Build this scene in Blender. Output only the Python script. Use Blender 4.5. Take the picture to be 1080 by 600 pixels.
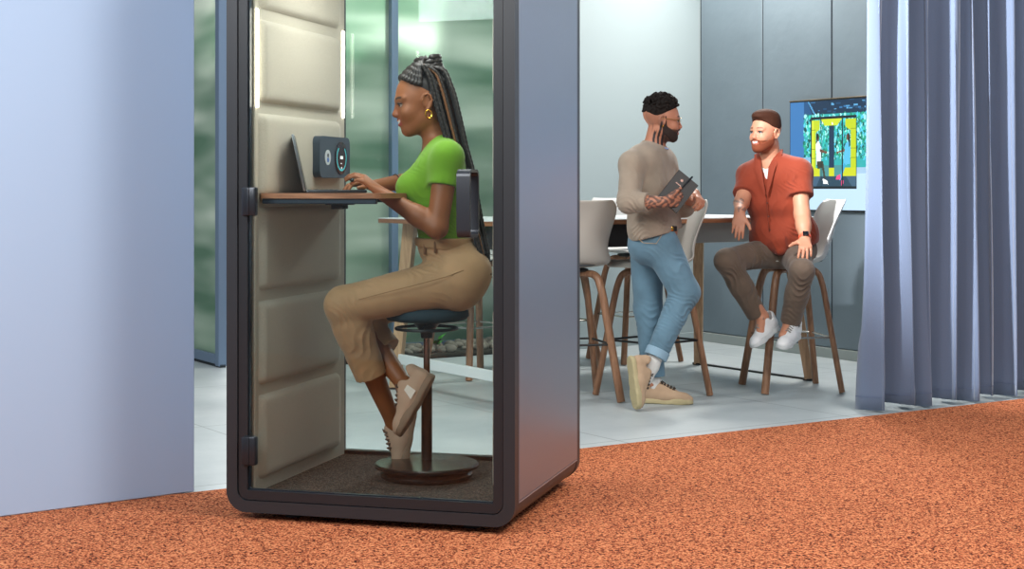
import bpy, bmesh, math, random
import numpy as np
from mathutils import Vector, Matrix
random.seed(7); np.random.seed(7)
for o in list(bpy.data.objects): bpy.data.objects.remove(o)
SC = bpy.context.scene
COL = SC.collection
R = math.radians
# ------------------------------------------------------------------ camera, world, light
FPX, HZ, CH = 1650.0, 200.0, 1.2          # focal length in pixels, horizon row, eye height
cd = bpy.data.cameras.new('camera'); cam = bpy.data.objects.new('camera', cd); COL.objects.link(cam)
cam.location = (0, 0, CH); cam.rotation_euler = (R(90), 0, 0)
cd.sensor_width = 36; cd.lens = FPX/1080*36; cd.shift_y = -100/1080; cd.clip_end = 200
SC.camera = cam
SC.view_settings.view_transform = 'Standard'; SC.view_settings.look = 'None'
SC.view_settings.gamma = 1; SC.view_settings.use_curve_mapping = False
SC.view_settings.exposure = -0.05
w = bpy.data.worlds.new('world'); SC.world = w; w.use_nodes = True
w.node_tree.nodes['Background'].inputs[0].default_value = (0.80, 0.89, 1.0, 1)
w.node_tree.nodes['Background'].inputs[1].default_value = 0.34
def area(name, loc, target, size, power, col=(1, 1, 1), sy=None):
    l = bpy.data.lights.new(name, 'AREA'); l.energy = power; l.color = col; l.size = size
    if sy: l.shape = 'RECTANGLE'; l.size_y = sy
    o = bpy.data.objects.new(name, l); COL.objects.link(o); o.location = loc
    o.rotation_euler = (Vector(target)-Vector(loc)).to_track_quat('-Z', 'Y').to_euler()
    return o
area('ceiling_light_back', (1.9, 11.3, 3.5), (1.2, 9.3, 0.4), 0.6, 120, (1.0, 0.96, 0.9))
area('ceiling_light_wall', (1.25, 11.95, 3.35), (1.35, 12.5, 2.2), 0.3, 12, (1.0, 0.98, 0.93))
area('ceiling_light_left', (-2.2, 6.9, 3.4), (0.3, 7.6, 0.9), 0.9, 95, (1.0, 0.98, 0.95))
area('garden_daylight', (-1.6, 14.6, 3.2), (-0.8, 11.6, 1.3), 2.0, 160, (0.97, 1.0, 0.95))
sl = bpy.data.lights.new('curtain_spot', 'SPOT'); sl.energy = 2000; sl.spot_size = R(46); sl.spot_blend = 0.7; sl.shadow_soft_size = 0.05; sl.color = (0.97, 0.98, 1.0)  # unseen spot, added to brighten the left-facing sides of the pleats
so_ = bpy.data.objects.new('curtain_spot', sl); COL.objects.link(so_); so_.location = (-0.1, 6.55, 3.3); so_.rotation_euler = (Vector((2.95, 9.05, 1.5))-Vector((-0.1, 6.55, 3.3))).to_track_quat('-Z', 'Y').to_euler()
area('front_fill', (2.2, 4.2, 3.6), (1.6, 6.6, 0.2), 1.6, 165, (1.0, 0.97, 0.93))  # added fill from the front right, no visible fixture, lifts the carpet
area('partition_fill', (-2.6, 2.6, 3.2), (-1.9, 5.9, 1.0), 1.8, 150, (0.95, 0.98, 1.0))  # unseen fill added to brighten the lavender partition
area('booth_ceiling_lamp', (-0.43, 5.9, 2.12), (-0.36, 5.98, 0.2), 0.35, 8.5, (1.0, 0.98, 0.95))
area('booth_wall_wash', (-0.05, 5.55, 2.05), (-0.75, 6.05, 0.9), 0.15, 6, (1.0, 0.98, 0.95))

def P(u, v, Y): return np.array(((u-540)/FPX*Y, Y, CH-(v-HZ)/FPX*Y))
def lin(h):
    h = h.lstrip('#'); r = [int(h[i:i+2], 16)/255 for i in (0, 2, 4)]
    return tuple(c/12.92 if c <= 0.04045 else ((c+0.055)/1.055)**2.4 for c in r)
# ------------------------------------------------------------------ materials
def nodes(name):
    m = bpy.data.materials.new(name); m.use_nodes = True; nt = m.node_tree
    return m, nt, nt.nodes['Principled BSDF']
def mat(name, col, rough=0.5, metal=0.0, bump=0.0, scale=60, var=0.0, spec=0.5, attr=None, stretch=None, sheen=0, dist=0.002, emit=None, es=1.0, vscale=None, coat=0):
    m, nt, b = nodes(name)
    c = lin(col) if isinstance(col, str) else col
    b.inputs['Base Color'].default_value = (*c, 1); b.inputs['Roughness'].default_value = rough
    b.inputs['Metallic'].default_value = metal; b.inputs['Specular IOR Level'].default_value = spec
    if sheen: b.inputs['Sheen Weight'].default_value = sheen
    if coat: b.inputs['Coat Weight'].default_value = coat
    if emit:
        e = lin(emit); b.inputs['Emission Color'].default_value = (*e, 1); b.inputs['Emission Strength'].default_value = es
    src = None
    if attr:
        a = nt.nodes.new('ShaderNodeAttribute'); a.attribute_name = attr; src = a.outputs['Color']
        nt.links.new(src, b.inputs['Base Color'])
    if bump or var:
        tc = nt.nodes.new('ShaderNodeTexCoord'); mp = nt.nodes.new('ShaderNodeMapping')
        nt.links.new(tc.outputs['Object'], mp.inputs[0])
        if stretch: mp.inputs['Scale'].default_value = stretch
        n = nt.nodes.new('ShaderNodeTexNoise'); n.inputs['Scale'].default_value = scale; n.inputs['Detail'].default_value = 4
        nt.links.new(mp.outputs[0], n.inputs['Vector'])
        if bump:
            bp = nt.nodes.new('ShaderNodeBump'); bp.inputs['Strength'].default_value = bump; bp.inputs['Distance'].default_value = dist
            nt.links.new(n.outputs['Fac'], bp.inputs['Height']); nt.links.new(bp.outputs[0], b.inputs['Normal'])
        if var:
            n2 = n
            if vscale:
                n2 = nt.nodes.new('ShaderNodeTexNoise'); n2.inputs['Scale'].default_value = vscale; n2.inputs['Detail'].default_value = 5
                nt.links.new(mp.outputs[0], n2.inputs['Vector'])
            mr = nt.nodes.new('ShaderNodeMapRange'); mr.inputs[1].default_value = 0.3; mr.inputs[2].default_value = 0.7
            mr.inputs[3].default_value = 1-var; mr.inputs[4].default_value = 1+var
            nt.links.new(n2.outputs['Fac'], mr.inputs[0])
            mx = nt.nodes.new('ShaderNodeVectorMath'); mx.operation = 'SCALE'
            if src: nt.links.new(src, mx.inputs[0])
            else: mx.inputs[0].default_value = c
            nt.links.new(mr.outputs[0], mx.inputs['Scale']); nt.links.new(mx.outputs[0], b.inputs['Base Color'])
    return m
def cloth(name, col, rough=0.88, weave=380, fold=9.0, depth=0.012, var=0.06, st=(1, 1, 1), sheen=0.15, vscale=None):
    """woven fabric: fine weave over soft irregular creases"""
    m = mat(name, col, rough, bump=0.3, scale=weave, var=var, sheen=sheen, dist=0.001, vscale=vscale or 14)
    nt = m.node_tree; fine = [n for n in nt.nodes if n.type == 'BUMP'][0]
    tc = nt.nodes.new('ShaderNodeTexCoord'); mp = nt.nodes.new('ShaderNodeMapping'); mp.inputs['Scale'].default_value = st; mp.inputs['Rotation'].default_value = (0.3, 0.5, 0.2)
    n = nt.nodes.new('ShaderNodeTexNoise'); n.noise_type = 'RIDGED_MULTIFRACTAL'; n.inputs['Scale'].default_value = fold; n.inputs['Detail'].default_value = 2.5; n.inputs['Distortion'].default_value = 0.8
    b = nt.nodes.new('ShaderNodeBump'); b.inputs['Strength'].default_value = 0.55; b.inputs['Distance'].default_value = depth
    nt.links.new(tc.outputs['Object'], mp.inputs[0]); nt.links.new(mp.outputs[0], n.inputs['Vector']); nt.links.new(n.outputs['Fac'], b.inputs['Height']); nt.links.new(b.outputs[0], fine.inputs['Normal'])
    return m
def glassmat(name, tint=(0.96, 0.99, 0.98), refl=1.0, rough=0.01):
    m, nt, b = nodes(name); nt.nodes.remove(b)
    tr = nt.nodes.new('ShaderNodeBsdfTransparent'); tr.inputs[0].default_value = (*tint, 1)
    gl = nt.nodes.new('ShaderNodeBsdfGlossy'); gl.inputs['Roughness'].default_value = rough
    fr = nt.nodes.new('ShaderNodeFresnel'); fr.inputs[0].default_value = 1.4
    ml = nt.nodes.new('ShaderNodeMath'); ml.operation = 'MULTIPLY'; ml.inputs[1].default_value = refl
    mx = nt.nodes.new('ShaderNodeMixShader')
    nt.links.new(fr.outputs[0], ml.inputs[0]); nt.links.new(ml.outputs[0], mx.inputs[0])
    nt.links.new(tr.outputs[0], mx.inputs[1]); nt.links.new(gl.outputs[0], mx.inputs[2])
    nt.links.new(mx.outputs[0], nt.nodes['Material Output'].inputs[0]); return m
def wood(name, c1, c2, rough=0.45, scale=3.0, stretch=(12, 12, 1)):
    m, nt, b = nodes(name)
    tc = nt.nodes.new('ShaderNodeTexCoord'); mp = nt.nodes.new('ShaderNodeMapping'); mp.inputs['Scale'].default_value = stretch
    n = nt.nodes.new('ShaderNodeTexNoise'); n.inputs['Scale'].default_value = scale; n.inputs['Detail'].default_value = 6
    r = nt.nodes.new('ShaderNodeValToRGB'); r.color_ramp.elements[0].position = 0.3; r.color_ramp.elements[1].position = 0.7
    r.color_ramp.elements[0].color = (*lin(c1), 1); r.color_ramp.elements[1].color = (*lin(c2), 1)
    nt.links.new(tc.outputs['Object'], mp.inputs[0]); nt.links.new(mp.outputs[0], n.inputs['Vector'])
    nt.links.new(n.outputs['Fac'], r.inputs[0]); nt.links.new(r.outputs[0], b.inputs['Base Color'])
    b.inputs['Roughness'].default_value = rough; return m
# ------------------------------------------------------------------ mesh builder
class MB:
    def __init__(s): s.bm = bmesh.new()
    def _x(s, vs, M):
        if M is not None:
            for v in vs: v.co = M @ v.co
    def box(s, x0, x1, y0, y1, z0, z1, bev=0.0, M=None, seg=2):
        b = bmesh.new(); bmesh.ops.create_cube(b, size=1)
        for v in b.verts:
            v.co = Vector(((x0+x1)/2+v.co.x*(x1-x0), (y0+y1)/2+v.co.y*(y1-y0), (z0+z1)/2+v.co.z*(z1-z0)))
        if bev: bmesh.ops.bevel(b, geom=b.edges[:], offset=bev, segments=seg, affect='EDGES', profile=0.5)
        s.merge(b, M); return s
    def merge(s, b, M=None):
        if M is not None: bmesh.ops.transform(b, matrix=M, verts=b.verts)
        me = bpy.data.meshes.new('tmp'); b.to_mesh(me); b.free(); s.bm.from_mesh(me); bpy.data.meshes.remove(me)
    def tube(s, pts, rad, seg=10, caps=True, M=None, flat=None, ref=None):
        pts = [Vector(p) for p in pts]; n = len(pts)
        if not hasattr(rad, '__len__'): rad = [rad]*n
        rings = []; prev = Vector(ref) if ref is not None else None
        for i, p in enumerate(pts):
            t = (pts[min(i+1, n-1)]-pts[max(i-1, 0)]).normalized()
            if prev is None: prev = t.orthogonal()
            a = (prev-t*prev.dot(t))
            if a.length < 1e-5: a = t.orthogonal()
            a.normalize(); bb = t.cross(a); prev = a
            fx, fy = flat if flat else (1, 1)
            ring = []
            for k in range(seg):
                an = 2*math.pi*(k+0.5)/seg
                q = p+a*(math.cos(an)*rad[i]*fx)+bb*(math.sin(an)*rad[i]*fy)
                if M is not None: q = M @ q
                ring.append(s.bm.verts.new(q))
            rings.append(ring)
        for i in range(n-1):
            for k in range(seg):
                s.bm.faces.new((rings[i][k], rings[i][(k+1) % seg], rings[i+1][(k+1) % seg], rings[i+1][k]))
        if caps:
            s.bm.faces.new(rings[0][::-1]); s.bm.faces.new(rings[-1])
        return s
    def lathe(s, prof, seg=40, M=None, c=(0, 0, 0)):
        rings = []
        for r, z in prof:
            rings.append([s.bm.verts.new((M @ Vector((c[0]+r*math.cos(2*math.pi*k/seg), c[1]+r*math.sin(2*math.pi*k/seg), c[2]+z))) if M is not None else (c[0]+r*math.cos(2*math.pi*k/seg), c[1]+r*math.sin(2*math.pi*k/seg), c[2]+z)) for k in range(seg)])
        for i in range(len(prof)-1):
            for k in range(seg):
                s.bm.faces.new((rings[i][k], rings[i][(k+1) % seg], rings[i+1][(k+1) % seg], rings[i+1][k]))
        s.bm.faces.new(rings[0][::-1]); s.bm.faces.new(rings[-1]); return s
    def prism(s, poly, axis, a0, a1, hole=None, M=None):
        """poly in the 2 remaining axes, extruded along axis from a0 to a1; optional hole of equal vertex count"""
        def mk(p, a):
            q = [0, 0, 0]; k = [i for i in range(3) if i != axis]; q[axis] = a; q[k[0]] = p[0]; q[k[1]] = p[1]
            q = Vector(q); q = M @ q if M is not None else q
            return s.bm.verts.new(q)
        A = [mk(p, a0) for p in poly]; B = [mk(p, a1) for p in poly]; n = len(poly)
        for i in range(n): s.bm.faces.new((A[i], A[(i+1) % n], B[(i+1) % n], B[i]))
        if hole:
            C = [mk(p, a0) for p in hole]; D = [mk(p, a1) for p in hole]
            for i in range(n):
                j = (i+1) % n
                s.bm.faces.new((C[j], C[i], D[i], D[j])); s.bm.faces.new((A[j], A[i], C[i], C[j])); s.bm.faces.new((B[i], B[j], D[j], D[i]))
        else: s.bm.faces.new(A[::-1]); s.bm.faces.new(B)
        return s
    def ball(s, c, r, seg=12, M=None):
        b = bmesh.new(); bmesh.ops.create_uvsphere(b, u_segments=seg, v_segments=seg//2+2, radius=1)
        rr = r if hasattr(r, '__len__') else (r, r, r)
        for v in b.verts: v.co = Vector((c[0]+v.co.x*rr[0], c[1]+v.co.y*rr[1], c[2]+v.co.z*rr[2]))
        s.merge(b, M); return s
    def obj(s, name, m, parent=None, smooth=True, angle=35, world=False):
        bmesh.ops.recalc_face_normals(s.bm, faces=s.bm.faces)
        me = bpy.data.meshes.new(name); s.bm.to_mesh(me); s.bm.free()
        return link(name, me, m, parent, smooth, angle, world)
def link(name, me, m, parent=None, smooth=True, angle=35, world=False):
    if world and parent is not None: me.transform(parent.matrix_basis.inverted())
    for mm in (m if isinstance(m, (list, tuple)) else [m]): me.materials.append(mm)
    if smooth:
        me.polygons.foreach_set('use_smooth', [True]*len(me.polygons))
        if angle: 
            try: me.set_sharp_from_angle(angle=R(angle))
            except Exception: pass
    o = bpy.data.objects.new(name, me); COL.objects.link(o)
    if parent is not None: o.parent = parent
    return o
def empty(name, loc, rz=0):
    o = bpy.data.objects.new(name, None); COL.objects.link(o); o.location = loc; o.rotation_euler = (0, 0, rz)
    o.empty_display_size = 0.1
    o.matrix_basis = Matrix.Translation(Vector(loc)) @ Matrix.Rotation(rz, 4, 'Z')
    return o
def tag(o, label=None, cat=None, group=None, kind=None):
    if label: o['label'] = label
    if cat: o['category'] = cat
    if group: o['group'] = group
    if kind: o['kind'] = kind
    return o
def struct(o): o['kind'] = 'structure'; return o
def copy_tree(o, parent=None):
    c = o.copy(); COL.objects.link(c); c.parent = parent
    for ch in [x for x in bpy.data.objects if x.parent == o]: copy_tree(ch, c)
    return c
def rrect(x0, x1, z0, z1, r, n=8):
    out = []
    for cx, cz, a0 in ((x1-r, z1-r, 0), (x0+r, z1-r, 90), (x0+r, z0+r, 180), (x1-r, z0+r, 270)):
        for k in range(n+1):
            a = R(a0+90*k/n); out.append((cx+r*math.cos(a), cz+r*math.sin(a)))
    return out
def arc(pts, n=6, rad=0.04):
    """round the corners of a polyline"""
    pts = [Vector(p) for p in pts]; out = [pts[0]]
    for i in range(1, len(pts)-1):
        a, b, c = pts[i-1], pts[i], pts[i+1]
        d1 = (a-b); d2 = (c-b); r = min(rad, d1.length*0.45, d2.length*0.45)
        p0 = b+d1.normalized()*r; p1 = b+d2.normalized()*r
        for k in range(n+1):
            t = k/n; out.append(p0*(1-t)**2+b*2*t*(1-t)+p1*t*t)
    out.append(pts[-1]); return out
# ------------------------------------------------------------------ implicit surfaces for bodies and clothes
def nrm(v): v = np.asarray(v, float); return v/np.linalg.norm(v)
class Field:
    def __init__(s, lo, hi, h):
        s.lo = np.array(lo, float); s.h = h; s.n = (np.ceil((np.array(hi)-s.lo)/h).astype(int)+1)
        s.F = np.full(s.n, 0.12, np.float32)
    def sub_box(s, lo, hi):
        a = np.clip(np.floor((np.array(lo)-s.lo)/s.h).astype(int), 0, s.n); b = np.clip(np.ceil((np.array(hi)-s.lo)/s.h).astype(int)+1, 0, s.n)
        if np.any(b <= a): return None, None
        sl = tuple(slice(a[i], b[i]) for i in range(3))
        g = [((np.arange(a[i], b[i])*s.h)+s.lo[i]).astype(np.float32) for i in range(3)]
        return sl, (g[0][:, None, None], g[1][None, :, None], g[2][None, None, :])
    def comb(s, sl, d, k, mode):
        f = s.F[sl]
        if mode == 'add':
            if k > 0:
                hh = np.maximum(k-np.abs(f-d), 0)/k; s.F[sl] = np.minimum(f, d)-hh*hh*k*0.25
            else: s.F[sl] = np.minimum(f, d)
        else:
            d = -d; hh = np.maximum(k-np.abs(f-d), 0)/max(k, 1e-6); s.F[sl] = np.maximum(f, d)+hh*hh*k*0.25
    def cone(s, a, b, r1, r2, k=0.01, mode='add', flat=None, clip=None, rnd=True):
        a = np.asarray(a, float); b = np.asarray(b, float); m = max(r1, r2)*(max(1.0, flat[1]) if flat else 1)+k+3*s.h
        sl, g = s.sub_box(np.minimum(a, b)-m, np.maximum(a, b)+m)
        if sl is None: return s
        ab = b-a; L2 = max(ab @ ab, 1e-9)
        px, py, pz = g[0]-a[0], g[1]-a[1], g[2]-a[2]
        t = np.clip((px*ab[0]+py*ab[1]+pz*ab[2])/L2, 0, 1)
        qx, qy, qz = px-t*ab[0], py-t*ab[1], pz-t*ab[2]
        if flat:
            n = nrm(flat[0]); f = flat[1]; c = qx*n[0]+qy*n[1]+qz*n[2]; e = c*(1/f-1)
            qx, qy, qz = qx+e*n[0], qy+e*n[1], qz+e*n[2]
        d = np.sqrt(qx*qx+qy*qy+qz*qz)-(r1+(r2-r1)*t)
        if flat: d = d*min(1.0, flat[1])
        d = s._clip(d, g, clip); s.comb(sl, d.astype(np.float32), k, mode); return s
    def _clip(s, d, g, clip):
        if clip:
            for p, n in clip:
                n = nrm(n); d = np.maximum(d, (g[0]-p[0])*n[0]+(g[1]-p[1])*n[1]+(g[2]-p[2])*n[2])
        return d
    def ell(s, c, r, ax=None, k=0.01, mode='add', clip=None):
        c = np.asarray(c, float); r = np.asarray(r, float); m = r.max()+k+3*s.h
        sl, g = s.sub_box(c-m, c+m)
        if sl is None: return s
        px, py, pz = g[0]-c[0], g[1]-c[1], g[2]-c[2]
        if ax is None: ax = np.eye(3)
        q = [(px*ax[i][0]+py*ax[i][1]+pz*ax[i][2]) for i in range(3)]
        k0 = np.sqrt(sum((q[i]/r[i])**2 for i in range(3))); k1 = np.sqrt(sum((q[i]/r[i]**2)**2 for i in range(3)))
        d = k0*(k0-1)/np.maximum(k1, 1e-6)
        d = s._clip(d, g, clip); s.comb(sl, d.astype(np.float32), k, mode); return s
    def cut(s, p, n, lo=None, hi=None):
        """remove the half space on the side n points to (optionally only inside a box)"""
        if lo is None: lo = s.lo; hi = s.lo+s.n*s.h
        sl, g = s.sub_box(lo, hi); n = nrm(n)
        d = (g[0]-p[0])*n[0]+(g[1]-p[1])*n[1]+(g[2]-p[2])*n[2]
        s.F[sl] = np.maximum(s.F[sl], d); return s
    def surface(s):
        F = s.F; h = s.h; F[0], F[-1] = 0.1, 0.1; F[:, 0], F[:, -1] = 0.1, 0.1; F[:, :, 0], F[:, :, -1] = 0.1, 0.1
        I = F < 0; nx, ny, nz = F.shape
        cnt = np.zeros((nx-1, ny-1, nz-1), np.int8)
        for a in (0, 1):
            for b in (0, 1):
                for c in (0, 1): cnt += I[a:nx-1+a, b:ny-1+b, c:nz-1+c]
        act = np.argwhere((cnt > 0) & (cnt < 8)); idx = np.full(cnt.shape, -1, np.int32)
        idx[tuple(act.T)] = np.arange(len(act))
        acc = np.zeros((len(act), 3)); num = np.zeros(len(act)); grad = np.zeros((len(act), 3))
        val = {}
        for a in (0, 1):
            for b in (0, 1):
                for c in (0, 1): val[(a, b, c)] = F[act[:, 0]+a, act[:, 1]+b, act[:, 2]+c].astype(float)
        for (a, b, c), v in val.items():
            grad += v[:, None]*np.array((a-.5, b-.5, c-.5))
            for ax in range(3):
                o = [a, b, c]
                if o[ax] == 1: continue
                o2 = list(o); o2[ax] = 1; v2 = val[tuple(o2)]
                x = (v < 0) != (v2 < 0); t = np.where(x, v/np.where(x, v-v2, 1), 0)
                pt = np.tile(np.array(o, float), (len(act), 1)); pt[:, ax] += t
                acc[x] += pt[x]; num += x
        V = (act+acc/num[:, None])*h+s.lo
        N = grad/np.maximum(np.linalg.norm(grad, axis=1), 1e-9)[:, None]
        quads = []
        for ax in range(3):
            A = np.take(I, range(0, I.shape[ax]-1), ax); B = np.take(I, range(1, I.shape[ax]), ax)
            e = np.argwhere(A != B); o1, o2 = [i for i in range(3) if i != ax]
            e = e[(e[:, o1] > 0) & (e[:, o2] > 0) & (e[:, o1] < F.shape[o1]-1) & (e[:, o2] < F.shape[o2]-1)]
            fl = I[tuple(e.T)]
            def ci(d1, d2):
                q = e.copy(); q[:, o1] -= d1; q[:, o2] -= d2; return idx[tuple(q.T)]
            q = np.stack([ci(0, 0), ci(1, 0), ci(1, 1), ci(0, 1)], 1)
            if ax == 1: fl = ~fl
            q[~fl] = q[~fl][:, ::-1]; quads.append(q)
        return V, np.concatenate(quads), N
    def mesh(s, name, m, parent=None, disp=None, col=None, smooth=0, extra=None):
        V, Q, N = s.surface()
        if smooth:
            for _ in range(smooth):
                A = np.zeros_like(V); n = np.zeros(len(V))
                for i in range(4):
                    for j in ((i+1) % 4, (i+3) % 4):
                        np.add.at(A, Q[:, i], V[Q[:, j]]); np.add.at(n, Q[:, i], 1)
                V = V*0.4+0.6*A/np.maximum(n, 1)[:, None]
        C = col(V, N) if col else None
        if disp: V = V+N*disp(V, N)[:, None]
        me = npmesh(name, V, Q, C)
        if parent is not None: me.transform(parent.matrix_basis.inverted())
        return link(name, me, m, parent, True, 0)
def npmesh(name, V, Q, C=None):
    me = bpy.data.meshes.new(name); me.vertices.add(len(V)); me.vertices.foreach_set('co', np.asarray(V, np.float32).ravel())
    k = Q.shape[1]
    me.loops.add(len(Q)*k); me.loops.foreach_set('vertex_index', Q.astype(np.int32).ravel())
    me.polygons.add(len(Q)); me.polygons.foreach_set('loop_start', np.arange(0, len(Q)*k, k, dtype=np.int32))
    me.update(calc_edges=True); me.validate()
    if C is not None:
        a = me.color_attributes.new('Col', 'FLOAT_COLOR', 'POINT')
        a.data.foreach_set('color', np.concatenate([C, np.ones((len(C), 1))], 1).astype(np.float32).ravel())
    return me
def wrinkles(specs, base=0.0, bs=14.0):
    """folds: (centre, radius, direction across the folds, wavelength, depth)"""
    def f(V, N):
        d = base*(np.sin(V[:, 0]*bs+2*np.sin(V[:, 2]*bs*0.7))*np.sin(V[:, 1]*bs*1.1+1)+0.5*np.sin(V[:, 2]*bs*2.1+3*np.sin(V[:, 0]*bs)))
        for c, r, dr, wl, am in specs:
            q = V-np.asarray(c); dr = nrm(dr); e = np.exp(-(q**2).sum(1)/r**2)
            t1, t2 = np.roll(dr, 1), np.roll(dr, 2)
            ph = q @ dr*2*np.pi/(wl*1.5)+2.2*np.sin(q @ t1*2*np.pi/(wl*4.1)+c[0]*9)+1.5*np.sin(q @ (t2+dr*.4)*2*np.pi/(wl*3.1)+c[2]*7)
            gate = 0.55+0.45*np.sin(q @ (t1-t2)*2*np.pi/(wl*5.3)+c[1]*5)
            sn = np.sin(ph); d = d+am*1.25*e*gate*(1-2*np.abs(sn)**0.75+0.3)
        return d
    return f
# ------------------------------------------------------------------ the room
A_DIR = Vector((0.834, 0.552, 0)).normalized()     # along the carpet edge, the curtain, the table
B_DIR = Vector((0.514, -0.857, 0)).normalized()    # along the grey wall, towards the camera
M_ = {}
def floor_material():
    m, nt, b = nodes('polished concrete')
    tc = nt.nodes.new('ShaderNodeTexCoord'); mp = nt.nodes.new('ShaderNodeMapping'); mp.inputs['Rotation'].default_value = (0, 0, -R(33))
    nt.links.new(tc.outputs['Object'], mp.inputs[0])
    n = nt.nodes.new('ShaderNodeTexNoise'); n.inputs['Scale'].default_value = 1.6; n.inputs['Detail'].default_value = 8; n.inputs['Roughness'].default_value = 0.65
    r = nt.nodes.new('ShaderNodeValToRGB'); r.color_ramp.elements[0].position = 0.3; r.color_ramp.elements[1].position = 0.72
    r.color_ramp.elements[0].color = (*lin('#a9b3b6'), 1); r.color_ramp.elements[1].color = (*lin('#c5cccd'), 1)
    br = nt.nodes.new('ShaderNodeTexBrick'); br.inputs['Scale'].default_value = 1.0; br.inputs['Brick Width'].default_value = 1.5; br.inputs['Row Height'].default_value = 1.5
    br.inputs['Mortar Size'].default_value = 0.004; br.inputs['Mortar Smooth'].default_value = 0.1; br.offset = 0
    mx = nt.nodes.new('ShaderNodeMixRGB'); mx.inputs[2].default_value = (*lin('#7f898c'), 1)
    nt.links.new(mp.outputs[0], n.inputs['Vector']); nt.links.new(mp.outputs[0], br.inputs['Vector'])
    nt.links.new(n.outputs['Fac'], r.inputs[0]); nt.links.new(r.outputs[0], mx.inputs[1]); nt.links.new(br.outputs['Fac'], mx.inputs[0])
    nt.links.new(mx.outputs[0], b.inputs['Base Color']); b.inputs['Roughness'].default_value = 0.42; return m
def carpet_material(name, stops, scale=170, bump=0.9):
    m, nt, b = nodes(name)
    tc = nt.nodes.new('ShaderNodeTexCoord'); n = nt.nodes.new('ShaderNodeTexNoise'); n.inputs['Scale'].default_value = scale; n.inputs['Detail'].default_value = 1; n.inputs['Roughness'].default_value = 0.6
    n2 = nt.nodes.new('ShaderNodeTexNoise'); n2.inputs['Scale'].default_value = scale*0.5; n2.inputs['Detail'].default_value = 3
    ad = nt.nodes.new('ShaderNodeMath'); ad.operation = 'MULTIPLY_ADD'; ad.inputs[1].default_value = 0.45
    mu = nt.nodes.new('ShaderNodeMath'); mu.operation = 'MULTIPLY'; mu.inputs[1].default_value = 0.55
    nt.links.new(tc.outputs['Object'], n.inputs['Vector']); nt.links.new(tc.outputs['Object'], n2.inputs['Vector'])
    nt.links.new(n.outputs['Fac'], mu.inputs[0]); nt.links.new(n2.outputs['Fac'], ad.inputs[0]); nt.links.new(mu.outputs[0], ad.inputs[2])
    r = nt.nodes.new('ShaderNodeValToRGB'); el = r.color_ramp.elements
    while len(el) < len(stops): el.new(0.5)
    for e, (p, c) in zip(el, stops): e.position = p; e.color = (*lin(c), 1)
    nt.links.new(ad.outputs[0], r.inputs[0]); nt.links.new(r.outputs[0], b.inputs['Base Color'])
    bp = nt.nodes.new('ShaderNodeBump'); bp.inputs['Strength'].default_value = bump; bp.inputs['Distance'].default_value = 0.006
    nt.links.new(ad.outputs[0], bp.inputs['Height']); nt.links.new(bp.outputs[0], b.inputs['Normal'])
    b.inputs['Roughness'].default_value = 0.95; b.inputs['Specular IOR Level'].default_value = 0.15; return m
M_['floor'] = floor_material()
M_['carpet'] = carpet_material('rust speckled carpet', [(0.385, '#26100b'), (0.445, '#86402a'), (0.50, '#c46842'), (0.60, '#de9263')], 150, 1.0)
M_['boothcarpet'] = carpet_material('grey booth carpet', [(0.36, '#1c1a19'), (0.5, '#4b4541'), (0.64, '#7d746b')], 220)
M_['light wall'] = mat('pale grey wall paint', '#a6b3b5', 0.6, bump=0.05, scale=40)
M_['grey wall'] = mat('blue grey plaster', '#7a8891', 0.5, bump=0.35, scale=3.5, var=0.05, dist=0.02, vscale=2.2)
M_['partition'] = mat('lavender blue partition', '#b0c6e2', 0.65, bump=0.05, scale=60)
M_['skirting'] = mat('pale skirting', '#a9b0ad', 0.5)
M_['dark gap'] = mat('dark shadow gap', '#262c31', 0.7)
M_['alu'] = mat('blue grey aluminium', '#7d93ad', 0.35, metal=0.5)

b = MB(); b.box(-14, 14, 3.0, 22, -0.05, 0.0); struct(b.obj('floor', M_['floor'], smooth=False))
E0 = Vector((0.314, 7.2, 0)); N_ = Vector((A_DIR.y, -A_DIR.x, 0))    # towards the camera
b = MB(); q = [E0-A_DIR*6, E0+A_DIR*3.66, Vector((5.6, 5.5, 0)), Vector((5.6, 1.2, 0)), Vector((-5, 1.2, 0))]
b.prism([(p.x, p.y) for p in q], 2, 0.0005, 0.009)
tag(b.obj('carpet', M_['carpet'], smooth=False), 'rust orange speckled carpet covering the foreground floor under the booth', 'carpet')

# grey wall (right) from the corner towards the camera, with shadow gaps between boards
C0 = Vector((1.50, 12.45, 0)); WH = 3.6; WL = 8.4
MG = Matrix.Translation(C0) @ Matrix.Rotation(math.atan2(B_DIR.y, B_DIR.x), 4, 'Z')   # local +x along the wall, +y into the wall side
# local +y of that frame points to the right of travel rotated +90deg
b = MB()
x = 0.0
for k in range(11):
    x1 = x+0.757
    b.box(x+0.006, x1-0.006, 0.0, 0.12, 0.075, WH, 0.004, MG, 1); x = x1
b.box(0.0, WL, 0.02, 0.1, 0, WH, 0, MG)
struct(b.obj('wall_right', M_['grey wall'], smooth=False))
b = MB(); b.box(0.0, WL, -0.012, 0.05, 0.0, 0.07, 0.003, MG, 1); struct(b.obj('baseboard_right', M_['skirting'], smooth=False))
# dark backing of the gaps
b = MB()
for k in range(0, 11): b.box(0.757*k-0.007, 0.757*k+0.007, -0.001 if k == 0 else 0.006, 0.03, 0.07, WH, 0, MG)
struct(b.obj('trim_1', M_['dark gap'], smooth=False))
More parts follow.
